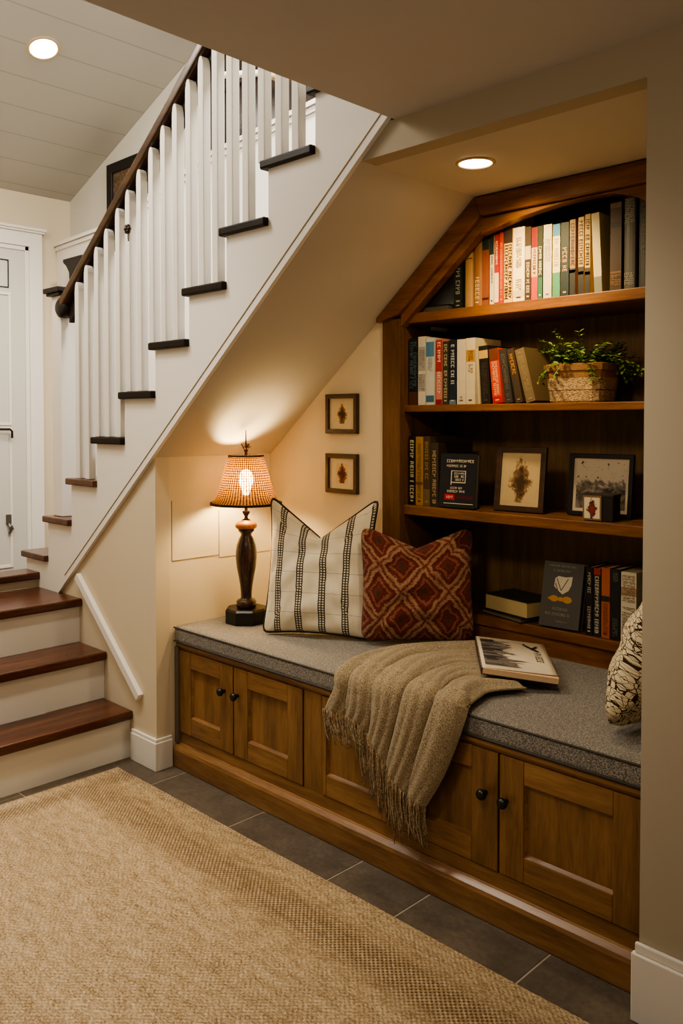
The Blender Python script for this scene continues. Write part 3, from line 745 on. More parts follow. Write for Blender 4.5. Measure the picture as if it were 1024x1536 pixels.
def facing_book(loc, w, h, t, lean, rotz, cov, label, paint, edge=(120, 112, 96)):
    """a book displayed cover forward; local x = width, z = height, front face at y=0"""
    root = thing('book', label, 'book', (loc[0], loc[1], loc[2]+t*math.sin(R(lean))), (R(-lean), 0, R(rotz)))
    obj('cover', prism([(-w/2, 0), (w/2, 0), (w/2, .003), (-w/2+.004, .003), (-w/2+.004, t-.003), (w/2, t-.003), (w/2, t), (-w/2, t)], 'z', 0, h), plain(cov, .4, .5), root, local=True, bevel=.001)
    obj('page_block', B((-w/2+.004, w/2-.004, .003, t-.003, .004, h-.004)), plain(edge, .85, .2), root, local=True)
    for nm, col, fn in paint:
        q = bmesh.new(); fn(q)
        obj(nm, q, plain(col, .5, .4), root.children[0], local=True)
    return root
UX, UZ = (1, 0, 0), (0, 0, 1)
def pa(q):
    r = random.Random(3); o = (0, -.0006, 0)
    glyph_line(q, o, UX, UZ, -.045, .062, .155, .165, r); glyph_line(q, o, UX, UZ, -.045, .040, .139, .147, r)
    for b in ((-.026, .032, .125, .127), (-.026, .032, .085, .088), (-.026, -.023, .078, .127), (.029, .032, .085, .127)): quad(q, o, UX, UZ, *b)
    glyph_line(q, o, UX, UZ, -.014, .026, .114, .121, r); glyph_line(q, o, UX, UZ, -.012, .026, .103, .111, r); glyph_line(q, o, UX, UZ, -.012, .024, .092, .100, r)
    glyph_line(q, o, UX, UZ, -.026, .02, .064, .071, r); glyph_line(q, o, UX, UZ, -.038, .035, .052, .060, r)
    quad(q, o, UX, UZ, -.05, .065, .0135, .0155)
def pb(q): quad(q, (0, -.0005, 0), UX, UZ, -.048, -.008, .026, .046)
def pb2(q):
    glyph_line(q, (0, -.0010, 0), UX, UZ, -.040, -.012, .031, .041, random.Random(5))
def pb3(q): quad(q, (0, -.0005, 0), UX, UZ, -.007, .062, .030, .044)
facing_book((-1.756, 2.3300, z3+.001), .142, .186, .026, 6, 6, (17, 20, 27), 'small black book with white titles and red label facing out on third shelf',
            (('cover_lettering', (226, 214, 190), pa), ('red_label', (176, 24, 34), pb), ('label_lettering', (240, 180, 170), pb2), ('red_band', (70, 16, 24), pb3)))

# framed pictures on the third shelf, leaning on the back boards
def frame(nm, label, loc, rot, w, h, fw, dep, fmat, artm, matm=None, mw=0, group=None, aw=None, ah=None):
    loc = (loc[0], loc[1], loc[2]+dep*math.sin(-rot[0])); root = thing(nm, label, 'picture', loc, rot, group)
    bm = bmesh.new()
    i0, i1 = w/2-fw, h-fw
    rg = []
    for (hx, z0, z1, yy) in ((w/2, 0, h, 0), (w/2, 0, h, dep), (i0, fw, i1, dep), (i0, fw, i1, 0)):
        rg.append([bm.verts.new((x, yy, z)) for x, z in ((-hx, z0), (hx, z0), (hx, z1), (-hx, z1))])
    for j in range(4):
        for k in range(4): bm.faces.new((rg[j][k], rg[j][(k+1) % 4], rg[(j+1) % 4][(k+1) % 4], rg[(j+1) % 4][k]))
    bmesh.ops.recalc_face_normals(bm, faces=bm.faces)
    obj('frame', bm, fmat, root, local=True, bevel=.002)
    obj('backing', B((-i0-.002, i0+.002, dep*.55, dep*.9, fw-.002, i1+.002)), matm or M['paper'], root, local=True)
    aw = aw or (w-2*fw-2*mw); ah = ah or (h-2*fw-2*mw)
    obj('print', B((-aw/2, aw/2, dep*.52, dep*.55, h/2-ah/2, h/2+ah/2)), artm, root, local=True)
    return root
frame('picture_frame', 'brown framed sepia portrait sketch leaning on the third shelf', (-1.541, 2.375, z3+.001), (R(-7), 0, R(5)), .180, .214, .019, .016, M['frame_brown'],
      art('sepia_sketch', (196, 170, 124), (70, 50, 30), (130, 102, 66), 8, .47), plain((200, 176, 132), .8), .012)
frame('picture_frame', 'black framed grey landscape print leaning behind a small box, third shelf', (-1.285, 2.430, z3+.001), (R(-6), 0, R(3)), .210, .196, .014, .016, M['frame_black'],
      art('landscape_print', (190, 176, 152), (44, 40, 36), (118, 108, 94), 5, .5, 1), plain((196, 180, 154), .8), .010)
bxr = thing('trinket_box', 'small dark box with a white and red patterned front panel', 'box', (-1.250, 2.335, z3+.001), (0, 0, R(6)))
obj('body', B((-.030, .060, .0015, .062, 0, .070)), plain((30, 22, 19), .45, .4), bxr, local=True, bevel=.002)
obj('lid', B((-.032, .062, 0, .064, .0702, .080)), plain((40, 30, 25), .45, .4), bxr, local=True, bevel=.002)
pf = obj('front_panel', B((-.032, .026, -.0015, .001, .002, .076)), plain((120, 96, 70), .5), bxr, local=True)
obj('panel_print', B((-.027, .021, -.0022, -.0016, .007, .070)), art('red_figure_panel', (206, 190, 160), (130, 44, 22), (40, 30, 26), 7, .48), pf, local=True)

# bottom shelf
g4 = 'upright books at the right of the bottom shelf'
T4 = [
 (-1.335, -1.312, .838, (24, 20, 19), (196, 186, 160), dict(text=((.1, .42), (.62, .92)), wfrac=.5), 'black book with widely spaced white lettering beside the grey display book'),
 (-1.309, -1.285, .838, (40, 36, 34), (196, 186, 164), dict(text=((.04, .88),), wfrac=.6, th=.2, bands=((.9, 1, (150, 50, 40)),)), 'charcoal book densely lettered in white, red tip, on the bottom shelf'),
 (-1.282, -1.254, .842, (178, 96, 54), (90, 44, 26), dict(text=((.06, .5),), rows=2, th=.1, bands=((.52, .6, (40, 40, 34)),)), 'orange-brown book with a dark middle band on the bottom shelf'),
 (-1.251, -1.220, .842, (30, 28, 28), (130, 124, 108), dict(text=((.82, .95), (.05, .3)), rows=2, th=.1, foot=False), 'plain black book between the orange-brown and the white books'),
 (-1.217, -1.168, .838, (216, 206, 178), (130, 104, 62), dict(text=((.1, .5), (.55, .95)), rows=3, wfrac=.85, th=.14, bands=((.66, .78, (170, 140, 110)),)), 'thick white book with tan lettering at the end of bottom shelf'),
]
for x0, x1, top, cov, ink, kw, lab in T4:
    book(x0, x1, Z4, top-Z4, cov, ink, lab, g4, y=Y4+.012, dep=.14, **kw)
def gm(q):
    o = (0, -.0006, 0); c = [( -.026, .158), (-.015, .166), (.010, .164), (.034, .168), (.032, .140), (.024, .122), (.004, .108), (-.014, .120), (-.028, .132)]
    q.faces.new([q.verts.new((x, -.0006, z)) for x, z in c])
def gl(q):
    o = (0, -.0010, 0)
    for a, b in (((-.020, .158), (-.002, .120)), ((-.002, .120), (.020, .160)), ((-.024, .142), (-.010, .112))):
        a, b = Vector((a[0], -.001, a[1])), Vector((b[0], -.001, b[1])); d = (b-a).normalized(); n = Vector((-d.z, 0, d.x))*.0013
        q.faces.new([q.verts.new(p) for p in (a-n, b-n, b+n, a+n)])
def gg(q):
    for cx, rr in ((-.024, .013), (.0, .009), (.022, .014)):
        q.faces.new([q.verts.new((cx+rr*1.2*math.cos(k*math.pi/6), -.0007, .092+rr*.8*math.sin(k*math.pi/6))) for k in range(12)])
    quad(q, (0, -.0006, 0), UX, UZ, -.045, .035, .088, .095)
def gt(q):
    r = random.Random(9); o = (0, -.0006, 0)
    glyph_line(q, o, UX, UZ, -.025, .03, .056, .064, r); glyph_line(q, o, UX, UZ, -.05, .035, .038, .047, r); glyph_line(q, o, UX, UZ, -.01, .03, .018, .022, r)
    glyph_line(q, o, UX, UZ, -.035, .03, .180, .187, r); glyph_line(q, o, UX, UZ, -.05, .05, .196, .202, r)
facing_book((-1.428, 2.4420, Z4+.001), .140, .212, .030, 12, 4, (82, 78, 72), 'grey book displayed cover forward with white emblem and golden ornament',
            (('emblem', (216, 204, 176), gm), ('emblem_lines', (70, 62, 52), gl), ('gold_ornament', (200, 142, 48), gg), ('cover_lettering', (150, 142, 126), gt)), (96, 86, 72))
b1 = flat_book(-1.640, 2.525, Z4, .20, .145, .016, -14, (38, 36, 36), (120, 108, 84), 'thin dark book at the bottom of the flat pair on lowest shelf')
b2 = flat_book(-1.628, 2.528, Z4+.0165, .205, .140, .055, -12, (44, 46, 34), (204, 180, 128), 'thick old book with yellowed pages on top of the flat pair')

# ------------------------------------------------------------------ potted plant
pt = thing('potted_plant', 'leafy green plant in a woven-textured tapered clay pot on second shelf', 'plant', (-1.340, 2.430, SZ[1]+.001))
def rect_lathe(prof, bm=None, n=28, pw=5):
    bm = bm or bmesh.new(); rings = []
    for r, z in prof:
        ring = []
        for k in range(n):
            a = 2*math.pi*k/n; ca, sa = math.cos(a), math.sin(a)
            m = (abs(ca)**pw+abs(sa)**pw)**(-1/pw)
            ring.append(bm.verts.new((r*m*ca, r*.8*m*sa, z)))
        rings.append(ring)
    for a, b in zip(rings, rings[1:]):
        for k in range(n): bm.faces.new((a[k], a[(k+1) % n], b[(k+1) % n], b[k]))
    bm.faces.new(rings[0][::-1]); bm.faces.new(rings[-1])
    bmesh.ops.recalc_face_normals(bm, faces=bm.faces); return bm
po = obj('pot', rect_lathe([(.084, 0), (.088, .005), (.099, .096), (.104, .098), (.107, .118), (.098, .120), (.094, .105), (.0, .105)][:6] + [(.094, .108)]), M['pot'], pt, local=True, smooth=False)
obj('soil', rect_lathe([(.090, .1085), (.088, .112)]), M['soil'], pt, local=True)
fo = bmesh.new(); r = random.Random(21)
def leaf(bm, p, d, up, L, W):
    d = d.normalized(); s = d.cross(up)
    s = s.normalized() if s.length > 1e-4 else d.orthogonal().normalized()
    n = s.cross(d)
    pts = [p, p+d*L*.35+s*W*.5+n*L*.05, p+d*L*.75+s*W*.34, p+d*L-n*L*.1, p+d*L*.75-s*W*.34, p+d*L*.35-s*W*.5+n*L*.05]
    v = [bm.verts.new(q) for q in pts]; m = bm.verts.new(p+d*L*.5-n*L*.06)
    for i in range(6): bm.faces.new((v[i], v[(i+1) % 6], m))
for k in range(110):
    a = r.uniform(0, 2*math.pi); rad = r.uniform(0, .07)
    base = Vector((rad*math.cos(a), rad*.75*math.sin(a), .11))
    out = Vector((math.cos(a), math.sin(a)*.55, 0))
    hang = r.random() < .38
    ln = r.uniform(.07, .14) if not hang else r.uniform(.11, .18)
    upv = r.uniform(.5, 1.2) if not hang else r.uniform(.28, .55)
    pts = []; p = base.copy(); v = out*r.uniform(.35, 1.0) + Vector((0, 0, upv))
    n = 9
    for i in range(n):
        pts.append(p.copy()); p = p + v.normalized()*ln/n; v.z -= (.09 if not hang else .17)
        p.y = min(max(p.y, -.16), .165); p.x = min(p.x, .215)
        if p.z < .008: p.z = .008
    tube(pts, .0009, 3, fo)
    for i in range(1, n):
        dvec = pts[min(i+1, n-1)]-pts[i-1]
        for sgn in (-1, 1):
            s = dvec.cross(Vector((0, 0, 1)))
            s = s.normalized() if s.length > 1e-5 else Vector((1, 0, 0))
            L = r.uniform(.012, .021)
            leaf(fo, pts[i], (s*sgn + dvec.normalized()*r.uniform(.3, .9) + Vector((0, 0, r.uniform(-.3, .5)))), Vector((r.uniform(-.4, .4), -.5, 1)), L, L*.55)
for v in fo.verts:
    v.co.z = max(v.co.z, .006); v.co.y = min(v.co.y, .176); v.co.x = min(v.co.x, .235)
    if v.co.z < .195: v.co.x = max(v.co.x, -.104)
obj('foliage', fo, M['leaf'], pt, local=True)

# ------------------------------------------------------------------ table lamp
LXc, LYc = -2.540, 2.050
lm = thing('table_lamp', 'lit table lamp with turned dark wood stem and woven bell shade', 'lamp', (LXc, LYc, .531))
obj('base', lathe([(.083, 0), (.083, .048), (.076, .056), (.0, .0565)], 8, phase=R(22.5)), M['black'], lm, local=True, bevel=.002)
stem_p = [(.036, .057), (.038, .062), (.038, .080), (.032, .086), (.024, .088), (.021, .094), (.0215, .115), (.024, .14), (.030, .175), (.037, .21), (.0405, .245), (.0405, .27), (.037, .295), (.029, .318), (.021, .332), (.0205, .338), (.026, .344), (.031, .350), (.030, .356)]
obj('stem', lathe(stem_p, 40), M['darkwood'], lm, local=True, smooth=True)
obj('collar', lathe([(.030, .3565), (.039, .360), (.042, .368), (.040, .378), (.033, .384), (.020, .386), (.019, .390)], 40), M['goldwood'], lm, local=True, smooth=True)
obj('socket', lathe([(.018, .3905), (.008, .396), (.006, .404), (.014, .418), (.015, .424), (.006, .426), (.006, .440), (.010, .444), (.013, .452), (.013, .480), (.004, .484), (.004, .63)], 20), M['bronze'], lm, local=True, smooth=True)
sh = bmesh.new(); seg = 72
sprof = [(.130, .458), (.118, .470), (.110, .486), (.103, .508), (.096, .533), (.088, .560), (.081, .588), (.073, .613), (.067, .634)]
uvl = sh.loops.layers.uv.new('UVMap'); rings = []
for r_, z_ in sprof: rings.append([sh.verts.new((r_*math.cos(2*math.pi*k/seg), r_*math.sin(2*math.pi*k/seg), z_)) for k in range(seg)])
for j in range(len(rings)-1):
    for k in range(seg):
        f = sh.faces.new((rings[j][k], rings[j][(k+1) % seg], rings[j+1][(k+1) % seg], rings[j+1][k]))
        for lp, (uu, vv) in zip(f.loops, ((k, j), (k+1, j), (k+1, j+1), (k, j+1))): lp[uvl].uv = (uu/seg, vv/(len(rings)-1))
sd = obj('shade', sh, M['shade'], lm, local=True, smooth=True)
rim = bmesh.new()
for r0, r1, z0, z1_ in ((.127, .137, .449, .460), (.0655, .0685, .632, .640)):
    lathe([(r0, z0), (r1, z0), (r1+.001, (z0+z1_)/2), (r1, z1_), (r0, z1_), (r0, z0)], 60, bm=rim) if False else None
    ri = []
    for (a_, b_) in ((r0, z0), (r1, z0+.001), (r1, z1_-.001), (r0, z1_)):
        ri.append([rim.verts.new((a_*math.cos(2*math.pi*k/60), a_*math.sin(2*math.pi*k/60), b_)) for k in range(60)])
    for j in range(4):
        for k in range(60): rim.faces.new((ri[j][k], ri[j][(k+1) % 60], ri[(j+1) % 4][(k+1) % 60], ri[(j+1) % 4][k]))
bmesh.ops.recalc_face_normals(rim, faces=rim.faces)
obj('shade_trim', rim, plain((46, 32, 22), .6), sd, local=True)
sp_ = bmesh.new()
for k in range(3):
    a = k*2*math.pi/3
    tube([(.004*math.cos(a), .004*math.sin(a), .630), (.0665*math.cos(a), .0665*math.sin(a), .636)], .0014, 6, sp_)
obj('spider', sp_, M['bronze'], lm, local=True)
fi = lathe([(.005, .6305), (.007, .640), (.0045, .648), (.008, .656), (.0045, .664), (.003, .675), (.0025, .70), (.0012, .735)], 14)
for k in range(6):
    a = k*math.pi/3
    tube([(0, 0, .655), (.010*math.cos(a), .010*math.sin(a), .668), (.018*math.cos(a), .018*math.sin(a), .672 if k % 2 else .682)], .0026, 6, fi)
obj('finial', fi, M['bronze'], lm, local=True, smooth=True)
obj('bulb', lathe([(.0, .486), (.012, .487), (.014, .50), (.024, .525), (.028, .545), (.024, .568), (.012, .582), (0, .585)], 24), emis('bulb_glow', (1, .74, .36), 160), lm, local=True, smooth=True)

# ------------------------------------------------------------------ wall pictures in the niche
gw = 'small framed prints on the niche wall'
for zz, lab, a_ in ((1.252, 'upper small brown framed print with arched figure on niche wall', art('arched_figure_print', (214, 196, 156), (52, 34, 24), (160, 112, 66), 5, .40)),
                    (1.026, 'lower small brown framed print with russet figure on niche wall', art('russet_figure_print', (210, 188, 144), (62, 28, 18), (150, 84, 48), 5, .40))):
    frame('picture_frame', lab, (-2.262, YW-.019, zz), (0, 0, 0), .166, .150, .017, .018, M['frame_brown'], a_, plain((222, 204, 166), .8), 0, gw, .062, .075)
fr = frame('picture_frame', 'dark framed brown grass print on the stairwell wall above the handrail', (-4.215, 2.558-.022, 2.478), (0, 0, 0), .365, .280, .055, .021, M['frame_black'],
      art('brown_grass_print', (132, 112, 90), (40, 30, 24), (92, 74, 56), 6, .5, 2), plain((60, 50, 42), .8), 0)

# ------------------------------------------------------------------ pillows
def pillow(nm, label, loc, rot, w, h, th, mat, notch=.16, ears=.05, edge=None, n=36, sag=.0, seed=1, rp=30):
    """local: x = width, z = height (base at 0), front towards -y"""
    rr = random.Random(seed)
    root = thing(nm, label, 'pillow', loc, rot)
    bm = bmesh.new(); uvl = bm.loops.layers.uv.new('UVMap')
    def P(u, v, sd):
        # u, v in -1..1
        b = max(0., (1-u*u))**.46*max(0., (1-v*v))**.44
        mx_ = max(abs(u), abs(v))
        if mx_ > 1e-6:
            m_ = (abs(u/mx_)**rp + abs(v/mx_)**rp)**(1/rp); u, v = u/m_, v/m_
        x = u*w/2*(1 - .075*(1-v*v)*(abs(u)**3)) * (1+ears*.6*max(0, v)**4*abs(u))
        x *= 1 + sag*(1-v)/2
        z = (v+1)/2*h
        z += -h*.05*(1-u*u)*max(0, -v)**3*-1*.6
        # chopped top: V notch plus raised corners
        k = max(0, v)**2.2
        z -= h*notch*k*(1-abs(u))**1.25
        z += h*ears*k*abs(u)**3
        crease = math.exp(-(u/.20)**2)*max(0, v)**1.5*.62
        y = sd*th/2*b*(1-crease)
        y += (.005*math.sin(5*u+3*v+seed) + .004*math.sin(11*v-4*u+seed*2) + .0022*math.sin(23*u+9*v*u+seed) + .003*math.sin(17*(u*u+v)+seed))*b
        return (x, y, z)
    g = {}
    for sd in (-1, 1):
        for i in range(n+1):
            for j in range(n+1):
                bd = i in (0, n) or j in (0, n)
                if sd == 1 and bd: g[(sd, i, j)] = g[(-1, i, j)]; continue
                u = -math.cos(math.pi*i/n) if False else (-1+2*i/n); v = -1+2*j/n
                # denser near the seams
                u = math.sin(u*math.pi/2)*.5+u*.5; v = math.sin(v*math.pi/2)*.5+v*.5
                g[(sd, i, j)] = bm.verts.new(P(u, v, sd))
        for i in range(n):
            for j in range(n):
                q = [(i, j), (i+1, j), (i+1, j+1), (i, j+1)]
                if sd == 1: q = q[::-1]
                f = bm.faces.new([g[(sd, a, b)] for a, b in q])
                for lp, (a, b) in zip(f.loops, q):
                    uu = -1+2*a/n; vv = -1+2*b/n
                    uu = math.sin(uu*math.pi/2)*.5+uu*.5; vv = math.sin(vv*math.pi/2)*.5+vv*.5
                    lp[uvl].uv = ((uu+1)/2, (vv+1)/2)
    o = obj('pillow_cover', bm, mat, root, local=True, smooth=True)
    if edge:
        pts = [P(-1+2*k/30, 1, 0) for k in range(31)] + [P(1, 1-2*k/30, 0) for k in range(1, 31)] + [P(1-2*k/30, -1, 0) for k in range(1, 31)] + [P(-1, -1+2*k/30, 0) for k in range(1, 30)]
        obj('piping', tube(pts + [pts[0]], edge[0], 6), edge[1], root, local=True, smooth=True)
    return root
pillow('pillow', 'cream pillow with black ladder stripes and dark piping, beside the lamp', (-2.172, 2.066, .537), (R(-12), 0, R(29)), .400, .468, .13, M['p1'], .27, .06, (.0045, M['black']), seed=2, rp=24)
pillow('pillow', 'rust red diamond-patterned pillow leaning in front of the cream one', (-1.848, 2.238, .540), (R(-9), 0, R(42)), .402, .392, .13, M['p2'], .18, .05, None, seed=5, rp=8)
pillow('pillow', 'ivory pillow with brown crackle lines at the right end of bench', (-.972, 2.078, .548), (R(-21), 0, R(-93)), .40, .43, .17, M['p3'], .03, .0, None, seed=9, rp=6)

# ------------------------------------------------------------------ wool throw
CV = [
[ (-1.62,2.36),(-1.71,2.235),(-1.785,2.06),(-1.808,1.93),(-1.80,1.80),(-1.790,.508),(-1.817,.460),(-1.838,.423) ],
[ (-1.605,2.335),(-1.69,2.20),(-1.745,2.034),(-1.745,1.90),(-1.722,1.80),(-1.725,.500),(-1.740,.461),(-1.757,.432) ],
[ (-1.58,2.275),(-1.665,2.155),(-1.70,2.015),(-1.672,1.88),(-1.656,1.80),(-1.652,.498),(-1.662,.450),(-1.680,.416) ],
[ (-1.556,2.2),(-1.61,2.095),(-1.603,1.962),(-1.578,1.86),(-1.570,1.80),(-1.580,.480),(-1.604,.410),(-1.619,.364) ],
[ (-1.487,2.124),(-1.53,2.048),(-1.516,1.94),(-1.490,1.85),(-1.484,1.80),(-1.505,.470),(-1.545,.365),(-1.568,.308) ],
[ (-1.398,2.053),(-1.455,1.998),(-1.442,1.90),(-1.412,1.83),(-1.402,1.80),(-1.425,.470),(-1.475,.350),(-1.512,.268) ],
[ (-1.295,2.049),(-1.350,1.955),(-1.342,1.88),(-1.325,1.82),(-1.318,1.80),(-1.332,.480),(-1.385,.355),(-1.448,.246) ],
]
ZT, YF_ = .541, 1.796
P3 = []
for c in CV:
    row = [Vector((x, y, ZT)) for x, y in c[:5]]
    row[4] = Vector((c[4][0], 1.812, ZT-.002))
    row += [Vector((c[5][0], YF_, c[5][1])), Vector((c[6][0], YF_-.002, c[6][1])), Vector((c[7][0], YF_, c[7][1]))]
    P3.append(row)
def cr(ps, t):
    n = len(ps)-1; t = max(0, min(n-1e-6, t*n)); i = int(t); f = t-i
    a, b, c, d = ps[max(i-1, 0)], ps[i], ps[i+1], ps[min(i+2, n)]
    return .5*((2*b) + (c-a)*f + (2*a-5*b+4*c-d)*f*f + (3*b-a-3*c+d)*f**3)
NS, NTT = 90, 70
base = [[None]*(NTT+1) for _ in range(NS+1)]
for j in range(NTT+1):
    col = [cr(r_, j/NTT) for r_ in P3]
    for i in range(NS+1): base[i][j] = cr(col, i/NS)
cl = bmesh.new(); V = [[None]*(NTT+1) for _ in range(NS+1)]
for i in range(NS+1):
    s = i/NS
    for j in range(NTT+1):
        a = base[min(i+1, NS)][j]-base[max(i-1, 0)][j]; b = base[i][min(j+1, NTT)]-base[i][max(j-1, 0)]
        nv = a.cross(b); nv = nv.normalized() if nv.length > 1e-9 else Vector((0, 0, 1))
        t = j/NTT
        if nv.z < -.2 or (nv.y > .2): nv = -nv
        ph = s*4.6 + .25*math.sin(t*3) + .1
        lobe = abs(math.sin(math.pi*ph))**.42
        amp = .031*(1-.55*max(0, t-.55)/.45)*min(1, .4+t*2.2)
        fine = .0022*math.sin(s*95+2*math.sin(t*6))
        edge_f = min(1, min(s, 1-s)*14)
        h = (.004 + amp*lobe*edge_f + fine)
        if t < .5: h += .010*math.sin(math.pi*min(1, s*1.4))
        V[i][j] = cl.verts.new(base[i][j] + nv*h)
for i in range(NS):
    for j in range(NTT): cl.faces.new((V[i][j], V[i+1][j], V[i+1][j+1], V[i][j+1]))
bmesh.ops.recalc_face_normals(cl, faces=cl.faces)
ends = [V[i][NTT].co.copy() for i in range(NS+1)]
thr = thing('throw_blanket', 'taupe wool throw with fringe draped over the front of the bench', 'blanket', (-1.6, 1.9, .54))
tc_ = obj('blanket_cloth', cl, M['throw'], thr, smooth=True)
sm = tc_.modifiers.new('thick', 'SOLIDIFY'); sm.thickness = .006; sm.offset = 1
fr_ = bmesh.new(); r = random.Random(4)
for i in range(0, NS+1):
    for rep in range(2):
        p = ends[i] + Vector((r.uniform(-.004, .004), r.uniform(-.004, .002), .004))
        s = i/NS
        L = r.uniform(.055, .10) if s < .33 else (r.uniform(.10, .17) if s < .8 else r.uniform(.06, .12))
        dx = r.uniform(-.012, .018) + (.03 if s < .35 else .01)
        pts = []; w1_, w2_ = r.uniform(0, 6), r.uniform(.002, .006)
        for k in range(7):
            f = k/6
            pts.append((p.x+dx*f*f+w2_*math.sin(w1_+f*6)*f, min(p.y-.006+r.uniform(-.002, .002)-.004*f, 1.79), max(p.z-L*f, .095)))
        tube(pts, .0019, 5, fr_, [1, 1, .95, .9, .9, .85, .6])
obj('fringe', fr_, M['fringe'], thr, smooth=True)

# ------------------------------------------------------------------ paperback lying on the bench
D_, Cc = Vector((-1.405, 1.985, .5)), Vector((-1.235, 2.125, .5))
wd = (Cc-D_); wd.z = 0; ang = math.atan2(wd.y, wd.x)
mg = thing('book', 'thick white paperback with a grey town drawing lying partly on the taupe throw', 'book', (D_.x, D_.y, .581), (R(2.5), R(7), ang))
w_, h_, t_ = .218, .305, .020
obj('page_block', B((.003, w_-.001, .001, h_-.001, .002, t_-.002)), plain((216, 186, 150), .85, .2), mg, local=True)
cvb = bmesh.new()
box(cvb, 0, w_, 0, h_, 0, .0018); box(cvb, 0, .0018, 0, h_, .0018, t_-.001)
pc = obj('back_cover', cvb, plain((70, 44, 34), .5), mg, local=True)
fc = bmesh.new(); NXc = 14
fv = []
for i in range(NXc+1):
    f = i/NXc; x = -.0003 + (w_-.004)*f; z = t_-.0014 + .004*math.sin(math.pi*f)*.5 + .004*f**4
    fv.append([(x, .012*f+.004, z), (x, h_, z)])
vv = [[fc.verts.new(p) for p in q] for q in fv]
for i in range(NXc): fc.faces.new((vv[i][0], vv[i+1][0], vv[i+1][1], vv[i][1]))
fco = obj('front_cover', fc, plain((222, 208, 184), .6, .3), mg, local=True, smooth=True)
s2 = fco.modifiers.new('thick', 'SOLIDIFY'); s2.thickness = .0008
def ztop(x): 
    f = max(0, min(1, x/(w_-.004))); return t_-.0014 + .004*math.sin(math.pi*f)*.5 + .004*f**4 + .0016
pic = bmesh.new(); r = random.Random(12)
def topquad(bm, x0, x1, y0, y1, dz=0):
    bm.faces.new([bm.verts.new((x, y, ztop(x)+dz)) for x, y in ((x0, y0), (x1, y0), (x1, y1), (x0, y1))])
def towers(bm, n, seed, x0, x1, y0, y1):
    r = random.Random(seed)
    for k in range(n):
        y = r.uniform(y0, y1); hgt = r.uniform(.35, 1)*(x1-x0); w2 = r.uniform(.003, .013)
        topquad(bm, x0, x0+hgt*.8, y, y+w2, r.uniform(0, .0004))
        ym = y+w2/2
        bm.faces.new([bm.verts.new((a, b, ztop(a)+.0002)) for a, b in ((x0+hgt*.8, y), (x0+hgt, ym), (x0+hgt*.8, y+w2))])
# the drawing covers the spine half, spires pointing to the open edge
pd = bmesh.new(); towers(pd, 40, 1, .012, .120, .03, .27); towers(pd, 16, 7, .012, .150, .03, .13)
obj('drawing', pd, plain((120, 112, 104), .7), fco, local=True)
pd = bmesh.new(); towers(pd, 46, 3, .012, .085, .03, .28)
for k in range(60):
    x = r.uniform(.015, .10); y = r.uniform(.03, .27); topquad(pd, x, x+r.uniform(.002, .012), y, y+.0016, .0008)
obj('drawing_ink', pd, plain((66, 60, 58), .7), fco, local=True)
tx = bmesh.new()
def stroke(bm, pts, wdt):
    for (a, b) in zip(pts, pts[1:]):
        a, b = Vector((*a, 0)), Vector((*b, 0)); d = (b-a).normalized(); n = Vector((-d.y, d.x, 0))*wdt
        q = []
        for p in (a-n, b-n, b+n, a+n): q.append(bm.verts.new((p.x, p.y, ztop(p.x)+.0008)))
        bm.faces.new(q)
stroke(tx, [(.150, .262), (.166, .236), (.186, .212)], .0045)
stroke(tx, [(.186, .262), (.178, .246), (.168, .236)], .004)
stroke(tx, [(.150, .262), (.144, .268), (.152, .272)], .003)
for k, yy in enumerate((.195, .176, .158, .140, .122)):
    stroke(tx, [(.170, yy), (.190, yy-.002)], .0016)
    stroke(tx, [(.190, yy-.002), (.188, yy-.011)], .0016) if k != 1 else None
    stroke(tx, [(.180, yy-.001), (.180, yy-.010)], .0014) if k in (0, 2, 4) else None
    stroke(tx, [(.170, yy), (.172, yy-.010)], .0014) if k in (2, 3, 4) else None
obj('title_lettering', tx, plain((34, 28, 26), .6), fco, local=True)

# ------------------------------------------------------------------ recessed downlights
def downlight(label, loc, rot, r0, col, s):
    root = thing('downlight', label, 'ceiling light', loc, rot)
    ring = bmesh.new(); ri = []
    for (a_, b_) in ((r0, -.001), (r0*1.02, -.006), (r0*1.22, -.004), (r0*1.25, -.0005)):
        ri.append([ring.verts.new((a_*math.cos(2*math.pi*k/48), a_*math.sin(2*math.pi*k/48), b_)) for k in range(48)])
    for j in range(3):
        for k in range(48): ring.faces.new((ri[j][k], ri[j][(k+1) % 48], ri[j+1][(k+1) % 48], ri[j+1][k]))
    obj('trim_ring', ring, plain((196, 170, 134), .4), root, local=True, smooth=True)
    obj('lens', lathe([(0, -.0025), (r0*.99, -.0025), (r0*.99, -.001)], 40), emis('lens_glow', col, s), root, local=True)
    return root
DLX, DLY = -1.425, 1.976
downlight('round recessed downlight glowing warm in the nook ceiling', (DLX, DLY, ZN-.0005), (0, 0, 0), .046, (1, .80, .52), 22)
SLx = -3.833
downlight('round recessed downlight glowing white in the sloped boarded ceiling', (SLx, 1.887, zc(SLx)-.0005), (0, -math.atan(.394), 0), .062, (1, .93, .82), 30)

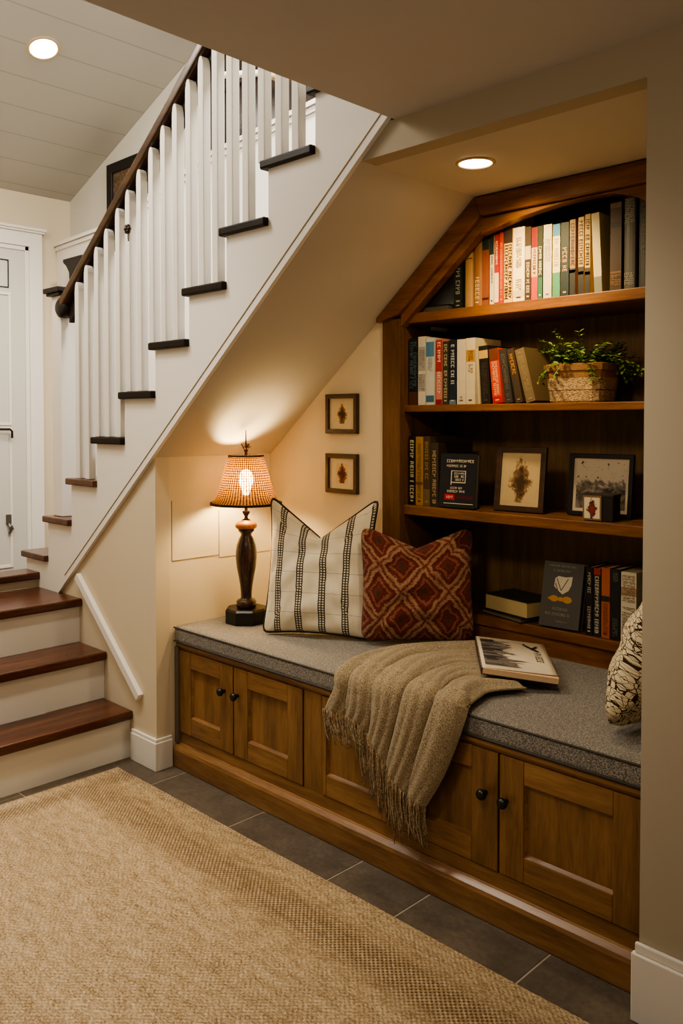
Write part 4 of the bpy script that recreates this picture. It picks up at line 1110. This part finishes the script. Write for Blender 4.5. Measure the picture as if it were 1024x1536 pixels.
# ------------------------------------------------------------------ lights
def light(nm, typ, loc, energy, col, aim=None, **k):
    l = bpy.data.lights.new(nm, typ); l.energy = energy; l.color = col
    for a, v in k.items(): setattr(l, a, v)
    o = bpy.data.objects.new(nm, l); C.objects.link(o); o.location = loc
    if aim is not None: o.rotation_euler = (Vector(aim)-Vector(loc)).to_track_quat('-Z', 'Y').to_euler()
    return o
WARM = (1, .70, .36); WW = (1, .84, .64); NEU = (1, .92, .80)
light('lamp_bulb_light', 'POINT', (LXc, LYc, .531+.545), 38, WARM, shadow_soft_size=.03)
light('nook_spot', 'SPOT', (DLX, DLY, ZN-.02), 12, (1, .78, .46), (DLX+.0, DLY+.12, 1.2), spot_size=R(150), spot_blend=.7, shadow_soft_size=.04)
light('hall_spot', 'SPOT', (SLx, 1.887, zc(SLx)-.04), 60, NEU, (-3.9, 1.6, .4), spot_size=R(130), spot_blend=.8, shadow_soft_size=.06)
light('upper_stair_light', 'AREA', (-2.1, 2.05, 3.5), 46, (1, .94, .86), (-2.3, 2.0, 0), shape='DISK', size=.5)
light('stair_face_light', 'AREA', (-3.0, 1.05, 3.1), 12, NEU, (-2.1, 1.75, 1.9), shape='DISK', size=.4)
light('hall_fill', 'AREA', (-3.3, .6, 3.0), 15, NEU, (-3.6, 2.0, 1.0), shape='DISK', size=.7)
light('room_downlight', 'SPOT', (-2.15, 1.05, 3.0), 70, (1, .88, .70), (-2.4, 1.2, 0), spot_size=R(62), spot_blend=.9, shadow_soft_size=.10)
light('room_ceiling_light', 'AREA', (-.4, .5, 2.05), 3.5, WW, (-1.2, 1.0, 0), shape='DISK', size=.6)

light('nook_fill', 'SPOT', (-1.05, .55, 2.06), 32, WW, (-1.45, 2.4, .85), spot_size=R(62), spot_blend=.8, shadow_soft_size=.15)  # added fill aimed into the nook, no fixture behind it
light('shelf_spot', 'SPOT', (DLX-.02, DLY, ZN-.02), 20, (1, .68, .30), (-1.44, 2.34, 1.74), spot_size=R(66), spot_blend=.95, shadow_soft_size=.03)
w = bpy.data.worlds.new('World'); bpy.context.scene.world = w; w.use_nodes = True
bg = w.node_tree.nodes['Background']; bg.inputs[0].default_value = (1, .80, .58, 1); bg.inputs[1].default_value = .15

# ------------------------------------------------------------------ camera
cd = bpy.data.cameras.new('Camera'); cam = bpy.data.objects.new('Camera', cd); C.objects.link(cam)
cam.location = (0, 0, 1.3)
cam.rotation_euler = (R(90-1.49), 0, R(44.68))
cd.sensor_fit = 'VERTICAL'; cd.sensor_height = 36; cd.lens = 1275*36/1536
cd.shift_y = -(768-664.6)/1536
cd.clip_start = .02
bpy.context.scene.camera = cam
vs = bpy.context.scene.view_settings
vs.view_transform = 'AgX'; vs.look = 'AgX - Medium High Contrast'; vs.exposure = 0.6
